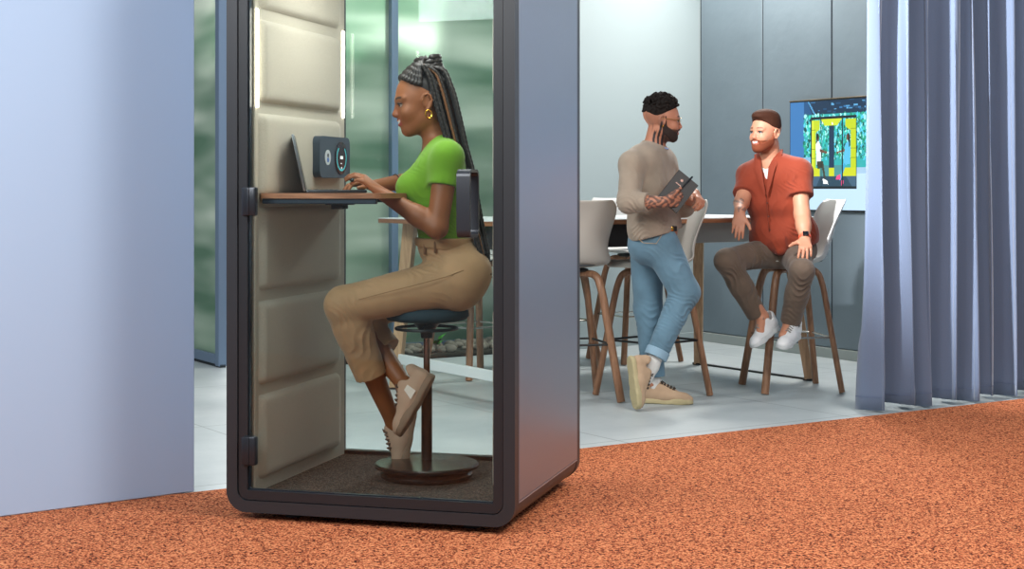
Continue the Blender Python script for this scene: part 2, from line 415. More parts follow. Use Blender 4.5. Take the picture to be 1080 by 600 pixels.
# pale wall (back) running left from the corner
MW = Matrix.Translation(C0) @ Matrix.Rotation(math.atan2(-A_DIR.y, -A_DIR.x), 4, 'Z')   # local +x leftwards; local y negative = behind
LW = 1.49
b = MB(); b.box(0.0, LW, -0.15, 0.0, 0.0, WH, 0, MW); struct(b.obj('wall_back', M_['light wall'], smooth=False))
b = MB(); b.box(0.0, LW, -0.01, 0.014, 0.0, 0.07, 0.003, MW, 1); struct(b.obj('baseboard_back', M_['light wall'], smooth=False))
# frosted glazing further left, planting bed at its foot
def frosted():
    m, nt, bs = nodes('frosted green glass'); nt.nodes.remove(bs)
    tc = nt.nodes.new('ShaderNodeTexCoord'); mp = nt.nodes.new('ShaderNodeMapping'); mp.inputs['Scale'].default_value = (0.35, 0.6, 2.6)
    n = nt.nodes.new('ShaderNodeTexNoise'); n.inputs['Scale'].default_value = 1.3; n.inputs['Detail'].default_value = 2
    r = nt.nodes.new('ShaderNodeValToRGB'); r.color_ramp.elements[0].position = 0.35; r.color_ramp.elements[1].position = 0.68
    r.color_ramp.elements[0].color = (*lin('#8fae98'), 1); r.color_ramp.elements[1].color = (*lin('#eaf0e6'), 1)  # pale and green bands put the blurred background into the glass colour
    nt.links.new(tc.outputs['Object'], mp.inputs[0]); nt.links.new(mp.outputs[0], n.inputs['Vector']); nt.links.new(n.outputs['Fac'], r.inputs[0])
    rf = nt.nodes.new('ShaderNodeBsdfRefraction'); rf.inputs['Roughness'].default_value = 0.28
    tl = nt.nodes.new('ShaderNodeBsdfTranslucent'); nt.links.new(r.outputs[0], tl.inputs['Color']); m1 = nt.nodes.new('ShaderNodeMixShader'); m1.inputs[0].default_value = 0.5; rf.inputs['IOR'].default_value = 1.15
    nt.links.new(r.outputs[0], rf.inputs['Color'])
    df = nt.nodes.new('ShaderNodeBsdfPrincipled'); nt.links.new(r.outputs[0], df.inputs['Base Color']); df.inputs['Roughness'].default_value = 0.25
    mx = nt.nodes.new('ShaderNodeMixShader'); mx.inputs[0].default_value = 0.35
    nt.links.new(rf.outputs[0], m1.inputs[1]); nt.links.new(tl.outputs[0], m1.inputs[2]); nt.links.new(m1.outputs[0], mx.inputs[1]); nt.links.new(df.outputs[0], mx.inputs[2]); nt.links.new(mx.outputs[0], nt.nodes['Material Output'].inputs[0]); return m
M_['frost'] = frosted()
g = empty('window_1', C0); struct(g)
b = MB(); b.box(LW+0.03, 3.33, -0.62, -0.60, 0.06, WH, 0, MW); b.obj('glass_pane', M_['frost'], g, smooth=False, world=True)
for xx in (LW, 2.44, 3.3): 
    b = MB(); b.box(xx, xx+0.055, -0.66, -0.55, 0.0, WH, 0.004, MW, 1); b.obj('mullion', M_['alu'], g, smooth=False, world=True)
b = MB(); b.box(LW+0.03, 3.33, -0.65, -0.57, 0.0, 0.06, 0, MW); b.obj('sill', M_['alu'], g, smooth=False, world=True)
b = MB(); b.box(LW-0.05, LW, -0.66, -0.15, 0, WH, 0, MW); struct(b.obj('wall_return', M_['light wall'], smooth=False))
# gravel bed with stones (uncountable) and small plants
M_['stone'] = mat('river stones', '#7d776c', 0.8, bump=0.5, scale=30, var=0.4, vscale=9)
M_['soil'] = mat('dark soil', '#2b2a22', 0.95, bump=0.8, scale=60)
M_['leaf'] = mat('bright green leaf', '#3f8f2c', 0.45, var=0.2, scale=8)
M_['leafdark'] = mat('deep green foliage', '#2c6b2c', 0.5, var=0.3, scale=5)
b = MB(); b.box(LW+0.02, 3.35, -0.55, -0.02, 0.001, 0.035, 0.01, MW, 1)
tag(b.obj('planting_bed', M_['soil'], smooth=False), 'strip of dark soil along the foot of the frosted glazing', 'soil', kind='stuff')
b = MB(); rs = random.Random(3)
for i in range(190):
    xx = rs.uniform(LW+0.06, 3.3); yy = rs.uniform(-0.5, -0.05); rr = rs.uniform(0.02, 0.055)
    b.ball((xx, yy, 0.035+rr*0.4), (rr, rr*rs.uniform(.6, 1), rr*rs.uniform(.5, .8)), 7, MW)
tag(b.obj('gravel', M_['stone'], angle=60), 'rounded grey and tan stones lying in the planting strip', 'stones', kind='stuff')
def small_plant(x, y, seed, label):
    rs = random.Random(seed); p0 = MW @ Vector((x, y, 0.03)); e = empty('seedling_plant', p0)
    b = MB()
    for i in range(7):
        a = rs.uniform(0, 6.28); L = rs.uniform(0.07, 0.14); w_ = 0.02
        d = Vector((math.cos(a), math.sin(a), 0)); s_ = Vector((-d.y, d.x, 0))
        pts = [(0, 0, 0.01), d*L*0.4+Vector((0, 0, L*0.7)), d*L*0.9+Vector((0, 0, L*0.9))]
        v = [b.bm.verts.new(Vector(pts[0])), b.bm.verts.new(pts[1]+s_*w_), b.bm.verts.new(pts[2]), b.bm.verts.new(pts[1]-s_*w_), b.bm.verts.new(pts[1]+Vector((0, 0, 0.008)))]
        b.bm.faces.new((v[0], v[1], v[4])); b.bm.faces.new((v[1], v[2], v[4])); b.bm.faces.new((v[2], v[3], v[4])); b.bm.faces.new((v[3], v[0], v[4]))
    b.obj('leaves', M_['leaf'], e); tag(e, label, 'plant', 'small plants in the gravel strip')
small_plant(2.27, -0.3, 1, 'small bright green plant in the gravel, just right of the stool post'); small_plant(2.62, -0.3, 2, 'small green plant in the gravel behind the pale wooden table leg')
# shrubs outside the glazing
for i, (x, y, r_) in enumerate(((1.75, -1.9, 0.62), (0.95, -3.4, 0.8))):
    rs = random.Random(20+i); e = empty('shrub', MW @ Vector((x, y, 0))); V = []; Q = []
    for k in range(1500):
        d = Vector((rs.gauss(0, 1), rs.gauss(0, 1), rs.gauss(0, 1))).normalized()*rs.uniform(0.75, 1)*r_
        c = Vector((d.x, d.y, 1.35+d.z*1.5)); s_ = Vector((rs.uniform(-1, 1), rs.uniform(-1, 1), rs.uniform(-1, 1))).normalized(); t_ = s_.orthogonal().normalized()
        L = 0.09; n0 = len(V); V += [c-s_*L, c+t_*L*0.5, c+s_*L, c-t_*L*0.5]; Q.append((n0, n0+1, n0+2, n0+3))
    link('foliage', npmesh('foliage', np.array([tuple(v) for v in V]), np.array(Q)), M_['leafdark'], e)
    b = MB(); b.tube([(0, 0, 0), (0.03, 0.02, 0.6), (0, 0, 1.3)], [0.05, 0.04, 0.03]); b.obj('trunk', mat('bark', '#4a3b2c', 0.9), e)
    tag(e, ('broad green shrub blurred behind the frosted glazing beside the pale wall', 'green shrub farthest behind the frosted glazing, its upper part hidden by the booth frame')[i], 'shrub', 'shrubs outside the frosted glazing')
# free standing glass partition seen left of the booth
PL = Vector((-1.95, 10.55, 0)); MP = Matrix.Translation(PL) @ Matrix.Rotation(math.atan2(-B_DIR.y, -B_DIR.x), 4, 'Z')   # +x away from the camera, leftwards
g = empty('window_2', PL); struct(g)
b = MB(); b.box(0.03, 2.6, -0.012, 0.012, 0.06, 3.4, 0, MP); b.obj('glass_pane', M_['frost'], g, smooth=False, world=True)
b = MB(); b.box(0, 0.07, -0.03, 0.03, 0.008, 3.4, 0.004, MP, 1); b.obj('post', M_['alu'], g, smooth=False, world=True)
b = MB(); b.box(0.07, 2.6, -0.03, 0.03, 0.02, 0.085, 0.003, MP, 1); b.obj('bottom_rail', M_['alu'], g, smooth=False, world=True)
b = MB(); b.box(0, 2.6, -0.02, 0.02, 0.0, 0.02, 0, MP); b.obj('floor_seal', M_['dark gap'], g, smooth=False, world=True)
# lavender partition in the left foreground
LP = Vector((-1.252, 6.17, 0)); dl = Vector((-0.61, -0.48, 0)).normalized(); ML = Matrix.Translation(LP) @ Matrix.Rotation(math.atan2(dl.y, dl.x), 4, 'Z')
b = MB(); b.box(0, 3.2, -0.14, 0.0, 0.009, 3.4, 0.004, ML, 1); struct(b.obj('wall_left', M_['partition'], smooth=False))

# ------------------------------------------------------------------ the television on the grey wall
def tv():
    e = empty('television', MG @ Vector((1.81, -0.04, 1.44))); ez = 1.044
    b = MB(); b.box(1.115, 2.505, -0.045, -0.012, ez, ez+0.80, 0.006, MG, 2); b.obj('housing', mat('black tv case', '#101317', 0.35), e, world=True)
    b = MB(); b.box(1.1, 2.5, -0.012, 0.0, ez+0.2, ez+0.6, 0, MG); b.obj('wall_mount', M_['dark gap'], e, world=True)
    b = MB(); b.box(1.113, 2.507, -0.05, -0.03, ez+0.797, ez+0.806, 0.002, MG, 1); b.obj('top_edge', mat('warm metal edge', '#8a7a68', 0.3, metal=0.8), e, world=True)
    # picture: a photograph of a green upholstered meeting pod with two seated people
    W, H = 230, 130; img = np.zeros((H, W, 3))
    def c(h): return np.array(lin(h))
    X, Y = np.meshgrid((np.arange(W)+.5)/W, (np.arange(H)+.5)/H)   # Y down
    X = (X-.163)/.342*.55+.24; Y = (Y-.155)/.635*.65+.25
    img[:] = c('#3d78b4')
    rs = np.random.RandomState(5)
    def box(x0, x1, y0, y1, col): img[(X >= x0) & (X < x1) & (Y >= y0) & (Y < y1)] = c(col) if isinstance(col, str) else col
    def poly(pts, col):
        ins = np.zeros(X.shape, bool); j = len(pts)-1
        for i in range(len(pts)):
            xi, yi = pts[i]; xj, yj = pts[j]
            ins ^= ((yi > Y) != (yj > Y)) & (X < (xj-xi)*(Y-yi)/(yj-yi+1e-9)+xi); j = i
        img[ins] = c(col)
    def disc(x, y, r, col): img[((X-x)*1.75)**2+(Y-y)**2 < r*r] = c(col)
    box(-1, .15, 0, 2, '#3873ae')
    box(.15, 2, 0, .22, '#0e2c49')
    for i in range(60):
        x0 = rs.uniform(.15, .95); y0 = rs.uniform(0, .2); box(x0, x0+rs.uniform(.01, .06), y0, y0+.012, rs.choice(['#2f6ea3', '#5aa0cf', '#081c30', '#16466e']))
    poly([(.15, .0), (.26, .22), (.15, .22)], '#1d4d7c'); poly([(.15, .02), (.155, 0), (.30, .22), (.28, .22)], '#4d93c4')
    box(.15, 1, .22, .72, '#2fa7a8')
    for i in range(900):
        x0 = rs.uniform(.15, 1); y0 = rs.uniform(.22, .64); disc(x0, y0, rs.uniform(.008, .022), rs.choice(['#0f6d5f', '#35c9b4', '#a6f0ea', '#0a4a44', '#1f9b77', '#7fd9dd', '#54c7e6']))
    box(.15, .24, .62, .72, '#7fb4d6'); box(-1, 2, .72, .78, '#9fc0da'); box(-1, 2, .78, 2, '#b9d6ea')
    # the pod
    def pod(x0, x1):
        box(x0+.012, x1-.012, .25, .31, '#b7c62a')
    poly([(.25, .27), (.345, .27), (.345, .36), (.30, .39), (.30, .82), (.25, .86)], '#b9cc1f')
    poly([(.25, .27), (.275, .27), (.275, .86), (.25, .86)], '#d3e23a')
    for yy in (.36, .45, .54, .63): box(.25, .30, yy, yy+.006, '#8ea017')
    poly([(.78, .27), (.655, .27), (.655, .34), (.72, .38), (.72, .82), (.78, .86)], '#b9cc1f')
    for yy in (.36, .45, .54, .63): box(.72, .78, yy, yy+.006, '#8ea017')
    poly([(.36, .26), (.62, .26), (.56, .33), (.41, .33)], '#c6d62c'); disc(.5, .31, .012, '#ffffff'); disc(.38, .30, .012, '#ffffff'); disc(.62, .30, .012, '#ffffff')
    box(.46, .52, .33, .80, '#153450'); box(.25, .78, .72, .80, '#c6cf22'); box(.35, .46, .70, .80, '#4a8c8e'); box(.52, .62, .70, .80, '#4a8c8e')
    box(.25, .78, .80, .90, '#3f5c74'); poly([(.30, .9), (.36, .8), (.66, .8), (.74, .9)], '#284457')
    # person with the white top, person in blue
    poly([(.30, .50), (.335, .46), (.36, .52), (.37, .67), (.31, .69)], '#e8eef2'); disc(.322, .44, .032, '#5b3a2b'); disc(.318, .42, .026, '#1b1715')
    poly([(.31, .66), (.39, .66), (.42, .82), (.40, .83), (.375, .72), (.32, .73)], '#3b3b2c'); poly([(.385, .82), (.44, .84), (.45, .875), (.39, .87)], '#f3f6f7')
    poly([(.345, .54), (.44, .57), (.44, .59), (.345, .57)], '#6b4636')
    poly([(.655, .50), (.70, .48), (.72, .54), (.71, .69), (.63, .70), (.64, .6)], '#58b9dd'); disc(.685, .44, .030, '#6a4533'); poly([(.685, .40), (.71, .42), (.715, .52), (.70, .53)], '#1a1412')
    poly([(.55, .575), (.65, .55), (.65, .57), (.55, .59)], '#7a4f3b'); poly([(.64, .68), (.66, .70), (.60, .84), (.575, .83)], '#3aa0ce'); poly([(.55, .80), (.60, .78), (.60, .83), (.545, .83)], '#e54a86'); poly([(.61, .84), (.635, .84), (.63, .89), (.61, .89)], '#e54a86')
    # pod frame
    for (x0, x1, y0, y1) in ((.238, .25, .25, .90), (.78, .792, .25, .90), (.238, .792, .24, .262), (.238, .792, .895, .915), (.36, .37, .26, .9), (.615, .627, .26, .9)): box(x0, x1, y0, y1, '#0b1620')
    img = img*1.0
    xs = np.linspace(1.125, 2.495, W+1); zs = np.linspace(ez+0.79, ez+0.012, H+1)
    V = np.array([tuple(MG @ Vector((x_, -0.0462, z_))) for z_ in zs for x_ in xs])
    ii, jj = np.meshgrid(np.arange(H), np.arange(W), indexing='ij'); n0 = ii*(W+1)+jj
    Q = np.stack([n0, n0+W+1, n0+W+2, n0+1], -1).reshape(-1, 4)
    me = npmesh('screen', V, Q); a = me.color_attributes.new('Pic', 'FLOAT_COLOR', 'CORNER')
    a.data.foreach_set('color', np.repeat(np.concatenate([img.reshape(-1, 3), np.ones((W*H, 1))], 1), 4, axis=0).astype(np.float32).ravel())
    m, nt, bs = nodes('lit tv picture'); at = nt.nodes.new('ShaderNodeAttribute'); at.attribute_name = 'Pic'
    bs.inputs['Base Color'].default_value = (0.01, 0.01, 0.01, 1); bs.inputs['Roughness'].default_value = 0.3
    nt.links.new(at.outputs['Color'], bs.inputs['Emission Color']); bs.inputs['Emission Strength'].default_value = 1.35
    me.transform(e.matrix_basis.inverted()); link('screen', me, m, e, smooth=False)
    tag(e, 'flat television on the grey wall showing a green pod with two people', 'television')
tv()

# ------------------------------------------------------------------ curtain
def curtain():
    O = Vector((1.89, 8.42, 0)); L = 2.1; H = 3.3; nx, nz = 520, 40
    xs = np.linspace(0, L, nx); zs = np.linspace(0.025, H, nz)
    rs = np.random.RandomState(11)
    # centres of the pleats with irregular widths
    ph = np.cumsum(0.55+0.9*np.abs(np.interp(xs, np.linspace(0, L, 24), rs.uniform(0.25, 1, 24)))); ph = ph/ph[-1]*2*math.pi*11.5+2.9
    V = []
    for z in zs:
        t = z/H; a = 0.062+0.035*(1-t)
        s_ = np.sin(ph+0.35*np.sin(3*t+xs*4)); y = a*np.sign(s_)*np.abs(s_)**0.5+0.018*np.sin(ph*0.37+2*t)+0.008*np.sin(ph*2.3+5*t)
        x_ = xs+0.022*np.sin(2*ph+0.5*t)+0.01*np.sin(5*t+xs*7)*(1-t)
        for k in range(nx):
            p = O+A_DIR*float(x_[k])-N_*float(y[k]); V.append((p.x, p.y, z-(0.012*math.sin(ph[k]*0.5) if z < 0.05 else 0)+0.008*0))
    V = np.array(V); ii, jj = np.meshgrid(np.arange(nz-1), np.arange(nx-1), indexing='ij'); n0 = ii*nx+jj
    Q = np.stack([n0, n0+1, n0+nx+1, n0+nx], -1).reshape(-1, 4)
    m = mat('grey blue curtain felt', '#65748e', 0.85, bump=0.25, scale=380, var=0.06, sheen=0.5, dist=0.001)
    o = link('curtain', npmesh('curtain', V, Q), m, None, True, 0)
    sm = o.modifiers.new('thickness', 'SOLIDIFY'); sm.thickness = 0.004
    # hem seam as a child
    b = MB(); z = 0.085; a = 0.062+0.035*(1-z/H); s_ = np.sin(ph+0.35*np.sin(3*z/H+xs*4)); y = a*np.sign(s_)*np.abs(s_)**0.5+0.018*np.sin(ph*0.37+2*z/H)+0.008*np.sin(ph*2.3+5*z/H)
    pts = [O+A_DIR*float(xs[k]+0.022*math.sin(2*ph[k]+0.5*z/H)+0.01*math.sin(5*z/H+xs[k]*7)*(1-z/H))-N_*float(y[k]-0.001)+Vector((0, 0, z)) for k in range(nx)]
    b.tube(pts, 0.0018, 5); b.obj('hem_stitching', mat('hem thread', '#65728f', 0.9), o)
    tag(o, 'floor length grey blue curtain in deep pleats beside the concrete floor', 'curtain')
curtain()

# ------------------------------------------------------------------ high table
M_['walnut'] = wood('warm brown table edge', '#7b5137', '#a27050', 0.4, 3, (2, 2, 30))
M_['oak'] = wood('pale oak', '#a98463', '#c7a37f', 0.5, 3, (25, 25, 2))
M_['stoolwood'] = wood('brown beech legs', '#7a553d', '#a0775a', 0.42, 3, (25, 25, 2))
M_['white'] = mat('white laminate', '#dfe3e3', 0.4)
M_['black'] = mat('matt black metal', '#17191b', 0.45)
M_['chrome'] = mat('brushed steel', '#b9b6ae', 0.25, metal=0.9)
RN = Vector((1.87, 9.85, 0)); TL, TW = 2.38, 1.07
MT = Matrix.Translation(RN) @ Matrix.Rotation(math.atan2(-A_DIR.y, -A_DIR.x), 4, 'Z')   # +x to the left, -y away from the camera
def table():
    e = empty('high_table', MT @ Vector((TL/2, -TW/2, 0)))
    b = MB(); b.prism(rrect(-0.06, TL+0.1, -TW-0.05, 0.05, 0.03), 2, 1.002, 1.026, M=MT); b.obj('tabletop', M_['walnut'], e, world=True)
    b = MB(); b.prism(rrect(-0.058, TL+0.098, -TW-0.048, 0.048, 0.03), 2, 1.0265, 1.031, M=MT); b.obj('top_surface', M_['white'], e, world=True)
    b = MB(); b.box(0.15, 1.15, -TW+0.2, -0.25, 0.87, 1.0015, 0.006, MT); o = b.obj('apron_box', mat('pale grey under tray', '#a7aaa8', 0.5), e, world=True); o['label'] = 'pale grey tray under the tabletop'
    b = MB(); b.box(1.19, 2.2, -TW+0.2, -0.2, 0.86, 1.0015, 0.006, MT); o = b.obj('cable_box', mat('dark cable tray', '#33373b', 0.5), e, world=True); o['label'] = 'dark cable tray under the tabletop'
    for x, y, m in ((0.0, 0.0, 'oak'), (0.0, -TW, 'oak'), (TL, 0.16, 'oak'), (TL, -TW, 'oak')):
        ix = 0.10 if x == 0 else -0.04; iy = -0.12 if y >= 0 else 0.12
        b = MB(); b.tube([Vector((x, y, 0.012)), Vector((x+ix, y+iy, 1.0))], [0.048, 0.062], 4, M=MT, flat=(1.1, 0.8), ref=(1, 1, 0)); lg = b.obj('leg', M_[m], e, smooth=False, world=True)
        b = MB(); b.tube([Vector((x, y, 0.0)), Vector((x, y, 0.013))], 0.04, 10, M=MT); o = b.obj('foot', M_['black'], None); o.data.transform(e.matrix_basis.inverted()); o.parent = lg
    b = MB(); b.box(TL-0.012, TL+0.012, -TW, 0.15, 0.155, 0.215, 0.003, MT, 1); o = b.obj('stretcher', M_['white'], e, world=True); o['label'] = 'white flat stretcher bar'
    b = MB(); b.box(-0.012, 0.012, -TW, 0.0, 0.001, 0.012, 0.002, MT, 1); o = b.obj('floor_rail', M_['black'], e, world=True); o['label'] = 'thin black rail on the floor'
    tag(e, 'long high table with brown edge, white top and pale oak legs', 'table')
table()
b = MB(); Mpp = MT @ Matrix.Translation((0.85, -0.12, 1.0315)) @ Matrix.Rotation(0.5, 4, 'Z')
for k in range(4): b.box(-0.1, 0.1, -0.07, 0.07, 0.0006*k, 0.0006*k+0.0005, 0, Mpp @ Matrix.Rotation(0.08*k, 4, 'Z'))
b.box(-0.03, 0.06, -0.04, 0.05, 0.0035, 0.012, 0.002, Mpp)
tag(b.obj('paper_stack', mat('white paper', '#f0f2f3', 0.8), smooth=False), 'small stack of white papers on the high table', 'papers')

# ------------------------------------------------------------------ bar stools
def make_stool(shell_col, ring_mat):
    e = empty('bar_stool', (0, 0, 0))
    prof = [(.225, .752), (.205, .772), (.15, .778), (.05, .762), (-.05, .757), (-.13, .765), (-.175, .79), (-.203, .84), (-.218, .90), (-.232, .97), (-.248, 1.04), (-.27, 1.10), (-.292, 1.142)]
    half = [.14, .19, .215, .225, .222, .21, .195, .178, .176, .188, .205, .208, .165]
    lift = [.0, .005, .012, .02, .03, .045, .06, .065, .055, .045, .035, .025, .01]
    from_n = len(prof); ny = 17; V = []
    for i in range(from_n):
        a = prof[max(i-1, 0)]; c = prof[min(i+1, from_n-1)]; t = nrm((c[0]-a[0], 0, c[1]-a[1])); n = np.array((-t[2], 0, t[0]))
        if n[2] < 0 and i < 6: n = -n
        if i >= 6 and n[0] < 0: n = -n
        for j in range(ny):
            s_ = (j/(ny-1)*2-1); yy = half[i]*math.sin(s_*math.pi/2*0.98)
            V.append(np.array((prof[i][0], yy, prof[i][1]))+n*lift[i]*abs(s_)**2.2)
    ii, jj = np.meshgrid(np.arange(from_n-1), np.arange(ny-1), indexing='ij'); n0 = ii*ny+jj
    Q = np.stack([n0, n0+1, n0+ny+1, n0+ny], -1).reshape(-1, 4)
    o = link('seat_shell', npmesh('seat_shell', np.array(V), Q), mat('stool shell', shell_col, 0.45), e, True, 0)
    sd = o.modifiers.new('thickness', 'SOLIDIFY'); sd.thickness = 0.012; sd.offset = 0; su = o.modifiers.new('smooth', 'SUBSURF'); su.levels = 2; su.render_levels = 2
    b = MB(); b.ball((0.0, 0, 0.772), (0.19, 0.17, 0.012), 20); b.obj('seat_pad', mat('dark grey seat pad', '#4c5154', 0.9, bump=0.2, scale=200), e)
    for sx in (1, -1):
        for sy in (1, -1):
            pts = arc([(0.03*sx, 0.03*sy, 0.722), (0.125*sx, 0.125*sy, 0.722), (0.15*sx, 0.15*sy, 0.62), (0.235*sx, 0.235*sy, 0.004)], 6, 0.06)
            b = MB(); b.tube(pts, [0.0215]*len(pts), 8, flat=(1.15, 0.85)); b.obj('leg', M_['stoolwood'], e, angle=60)
    b = MB(); b.lathe([(0.0, .735), (0.05, .735), (0.05, .752), (0.0, .752)], 16); b.box(-0.09, 0.09, -0.09, 0.09, 0.73, 0.752, 0.01); b.obj('seat_mount', M_['black'], e)
    b = MB(); k = 0.192; z = 0.325
    b.tube(arc([(k, 0, z), (k, k, z), (-k, k, z), (-k, -k, z), (k, -k, z), (k, 0, z)], 4, 0.03), 0.0065, 8); b.obj('foot_ring', ring_mat, e)
    return e
st_black = make_stool('#b9b5ad', M_['black']); st_chrome = make_stool('#c4c5c2', M_['chrome'])
def place(e, x, y, rz, label): e.location = (x, y, 0); e.rotation_euler = (0, 0, rz); tag(e, label, 'bar stool', 'bar stools around the high table'); return e
place(st_chrome, 1.68, 9.42, R(188), 'pale shell bar stool the man in the rust shirt sits on')
place(st_black, 0.82, 9.12, R(222), 'pale shell bar stool directly behind the standing man in jeans')
c = copy_tree(st_black); place(c, 0.33, 8.98, R(104), 'pale shell bar stool partly hidden by the booth edge, its back to the camera')
c = copy_tree(st_chrome); place(c, 0.86, 11.0, R(-62), 'bar stool on the far side of the high table, behind the standing man')
c = copy_tree(st_chrome); place(c, 0.27, 10.55, R(-58), 'bar stool on the far side of the table, mostly hidden by the booth')
c = copy_tree(st_chrome); place(c, -0.24, 10.12, R(-50), 'bar stool seen through the booth glass behind the woman')
# ------------------------------------------------------------------ the booth
BO = Vector((-1.035, 5.671, 0)); BR = -math.atan2(0.268, 0.963); BW, BD, BH = 1.085, 0.985, 2.26
booth = empty('phone_booth', BO, BR)
M_['frame'] = mat('charcoal frame', '#2b2d31', 0.4, bump=0.06, scale=150)
M_['frame2'] = mat('charcoal door frame', '#222428', 0.38)
M_['side'] = mat('silver grey side panel', '#949dab', 0.33, metal=0.75, bump=0.03, scale=300)
M_['felt'] = mat('beige booth felt', '#b3ad9e', 0.95, bump=0.35, scale=260, var=0.1, sheen=0.2)
M_['glass'] = glassmat('clear booth glass', refl=0.75)
MBo = Matrix.Translation(BO) @ Matrix.Rotation(BR, 4, 'Z')
z0, z1 = 0.035, BH
def frame(y0, y1, name, w_=0.042):
    b = MB(); b.prism(rrect(0, BW, z0, z1, 0.075, 10), 1, y0, y1, hole=rrect(w_, BW-w_, z0+w_, z1-w_, 0.04, 10)); return b.obj(name, M_['frame'], booth, angle=50)
frame(0.0, 0.05, 'front_frame'); frame(BD-0.05, BD, 'rear_frame')
# door leaf (front) and rear window frames
def leaf(y0, y1, name, m, ww=0.04):
    b = MB(); b.prism(rrect(0.045, BW-0.045, z0+0.045, z1-0.045, 0.037, 8), 1, y0, y1, hole=rrect(0.045+ww, BW-0.045-ww, z0+0.045+ww, z1-0.045-ww, 0.004, 8))
    return b.obj(name, m, booth, angle=50)
door = leaf(0.006, 0.046, 'door_frame', M_['frame2'], 0.034)
b = MB(); b.box(0.08, BW-0.08, 0.022, 0.03, z0+0.08, z1-0.08); b.obj('door_glass', M_['glass'], door, smooth=False)
b = MB(); b.prism(rrect(0.072, BW-0.072, z0+0.072, z1-0.072, 0.01, 8), 1, 0.018, 0.034, hole=rrect(0.083, BW-0.083, z0+0.083, z1-0.083, 0.006, 8)); b.obj('glass_gasket', mat('blue black gasket', '#14202b', 0.3), door)
rear = leaf(BD-0.046, BD-0.006, 'rear_window_frame', M_['frame2'], 0.03)
b = MB(); b.box(0.07, BW-0.07, BD-0.03, BD-0.022, z0+0.07, z1-0.07); b.obj('rear_glass', M_['glass'], rear, smooth=False)
# handle: loop standing off the door
def handle():
    y_ = 0.022; pts = rrect(-0.112, 0.0, 0, 0.235, 0.026, 5)
    inn = rrect(-0.100, -0.010, 0.011, 0.224, 0.016, 5)
    M = Matrix.Translation((BW-0.135, y_, 1.035)) @ Matrix.Identity(4)
    b = MB(); b.prism(pts, 0, -0.048, 0.0, hole=inn, M=M); o = b.obj('handle', mat('dark handle', '#34373d', 0.3, metal=0.2), door, angle=50); return o
handle()
for zz in (1.105, 0.205):
    b = MB(); b.box(0.062, 0.118, -0.012, 0.02, zz, zz+0.105, 0.008); b.box(0.085, 0.095, -0.016, 0.0, zz+0.003, zz+0.102, 0.003); b.obj('hinge', mat('hinge metal', '#2d3036', 0.3, metal=0.4), door)
# shell between the frames
b = MB(); b.box(BW-0.022, BW+0.002, 0.052, BD-0.052, 0.118, z1-0.08, 0.003, seg=1); o = b.obj('side_panel', M_['side'], booth, smooth=False)
b = MB(); b.box(-0.002, 0.022, 0.052, BD-0.052, 0.118, z1-0.08, 0.003, seg=1); b.obj('side_panel', M_['side'], booth, smooth=False)
def ring_part(name, lo, hi, m):
    # bottom or top sweep of the rounded shell
    out = rrect(0.002, BW-0.002, z0+0.002, z1-0.002, 0.075, 10); inn = rrect(0.03, BW-0.03, z0+0.03, z1-0.03, 0.05, 10)
    b = MB()
    for y in ((0.05, BD-0.05),):
        b.prism(out, 1, y[0], y[1], hole=inn)
    bmesh.ops.bisect_plane(b.bm, geom=b.bm.verts[:]+b.bm.edges[:]+b.bm.faces[:], plane_co=(0, 0, lo if lo is not None else hi), plane_no=(0, 0, -1 if lo is not None else 1), clear_outer=True)
    return b.obj(name, m, booth, angle=50)
ring_part('base_shell', None, 0.112, M_['frame']); ring_part('roof_shell', z1-0.075, None, M_['frame'])
b = MB(); b.box(BW-0.004, BW+0.001, 0.05, BD-0.05, 0.1125, 0.1165); b.obj('trim_line', mat('pale trim line', '#b9bcc4', 0.3, metal=0.6), booth)
b = MB(); b.box(0.03, BW-0.03, 0.05, BD-0.05, z0+0.03, 0.088); b.obj('booth_floor', M_['frame2'], booth)
b = MB(); b.box(0.07, BW-0.07, 0.048, BD-0.05, 0.0885, 0.096); b.obj('booth_carpet', M_['boothcarpet'], booth)
b = MB(); b.box(0.03, BW-0.03, 0.05, BD-0.05, z1-0.11, z1-0.03); b.obj('booth_ceiling', M_['felt'], booth)
for fx, fy in ((0.22, 0.1), (0.9, 0.1), (0.22, 0.85), (0.9, 0.85)):
    b = MB(); b.lathe([(0.0, 0.0095), (0.03, 0.0095), (0.03, 0.016), (0.012, 0.02), (0.012, 0.034), (0.0, 0.034)], 14, c=(fx, fy, 0)); b.obj('levelling_foot', M_['black'], booth)
# padded inner walls
def cushion(side, z_a, z_b):
    n = 26; m_ = 34; xs = np.linspace(0, 1, n); V = []
    ya, yb = 0.075, BD-0.125
    for i in range(n):
        for j in range(m_):
            a = i/(n-1); c = j/(m_-1)
            # superellipse puff with round corners
            ex = min(a, 1-a)*(z_b-z_a); ey = min(c, 1-c)*(yb-ya)
            r_ = 0.035; dx = max(r_-ex, 0)/r_; dy = max(r_-ey, 0)/r_; d = min(1.0, math.sqrt(dx*dx+dy*dy))
            h_ = 0.028*math.sqrt(max(0, 1-d*d))+0.006*math.sin(math.pi*a)*math.sin(math.pi*c)
            z = z_a+(z_b-z_a)*a; y = ya+(yb-ya)*c
            x = 0.082+h_ if side == 0 else BW-0.082-h_
            V.append((x, y, z))
    V = np.array(V); ii, jj = np.meshgrid(np.arange(n-1), np.arange(m_-1), indexing='ij'); n0 = ii*m_+jj
    Q = np.stack([n0, n0+1, n0+m_+1, n0+m_], -1).reshape(-1, 4)
    if side == 0: Q = Q[:, ::-1]
    return link('wall_cushion', npmesh('wall_cushion', V, Q), M_['felt'], booth, True, 0)
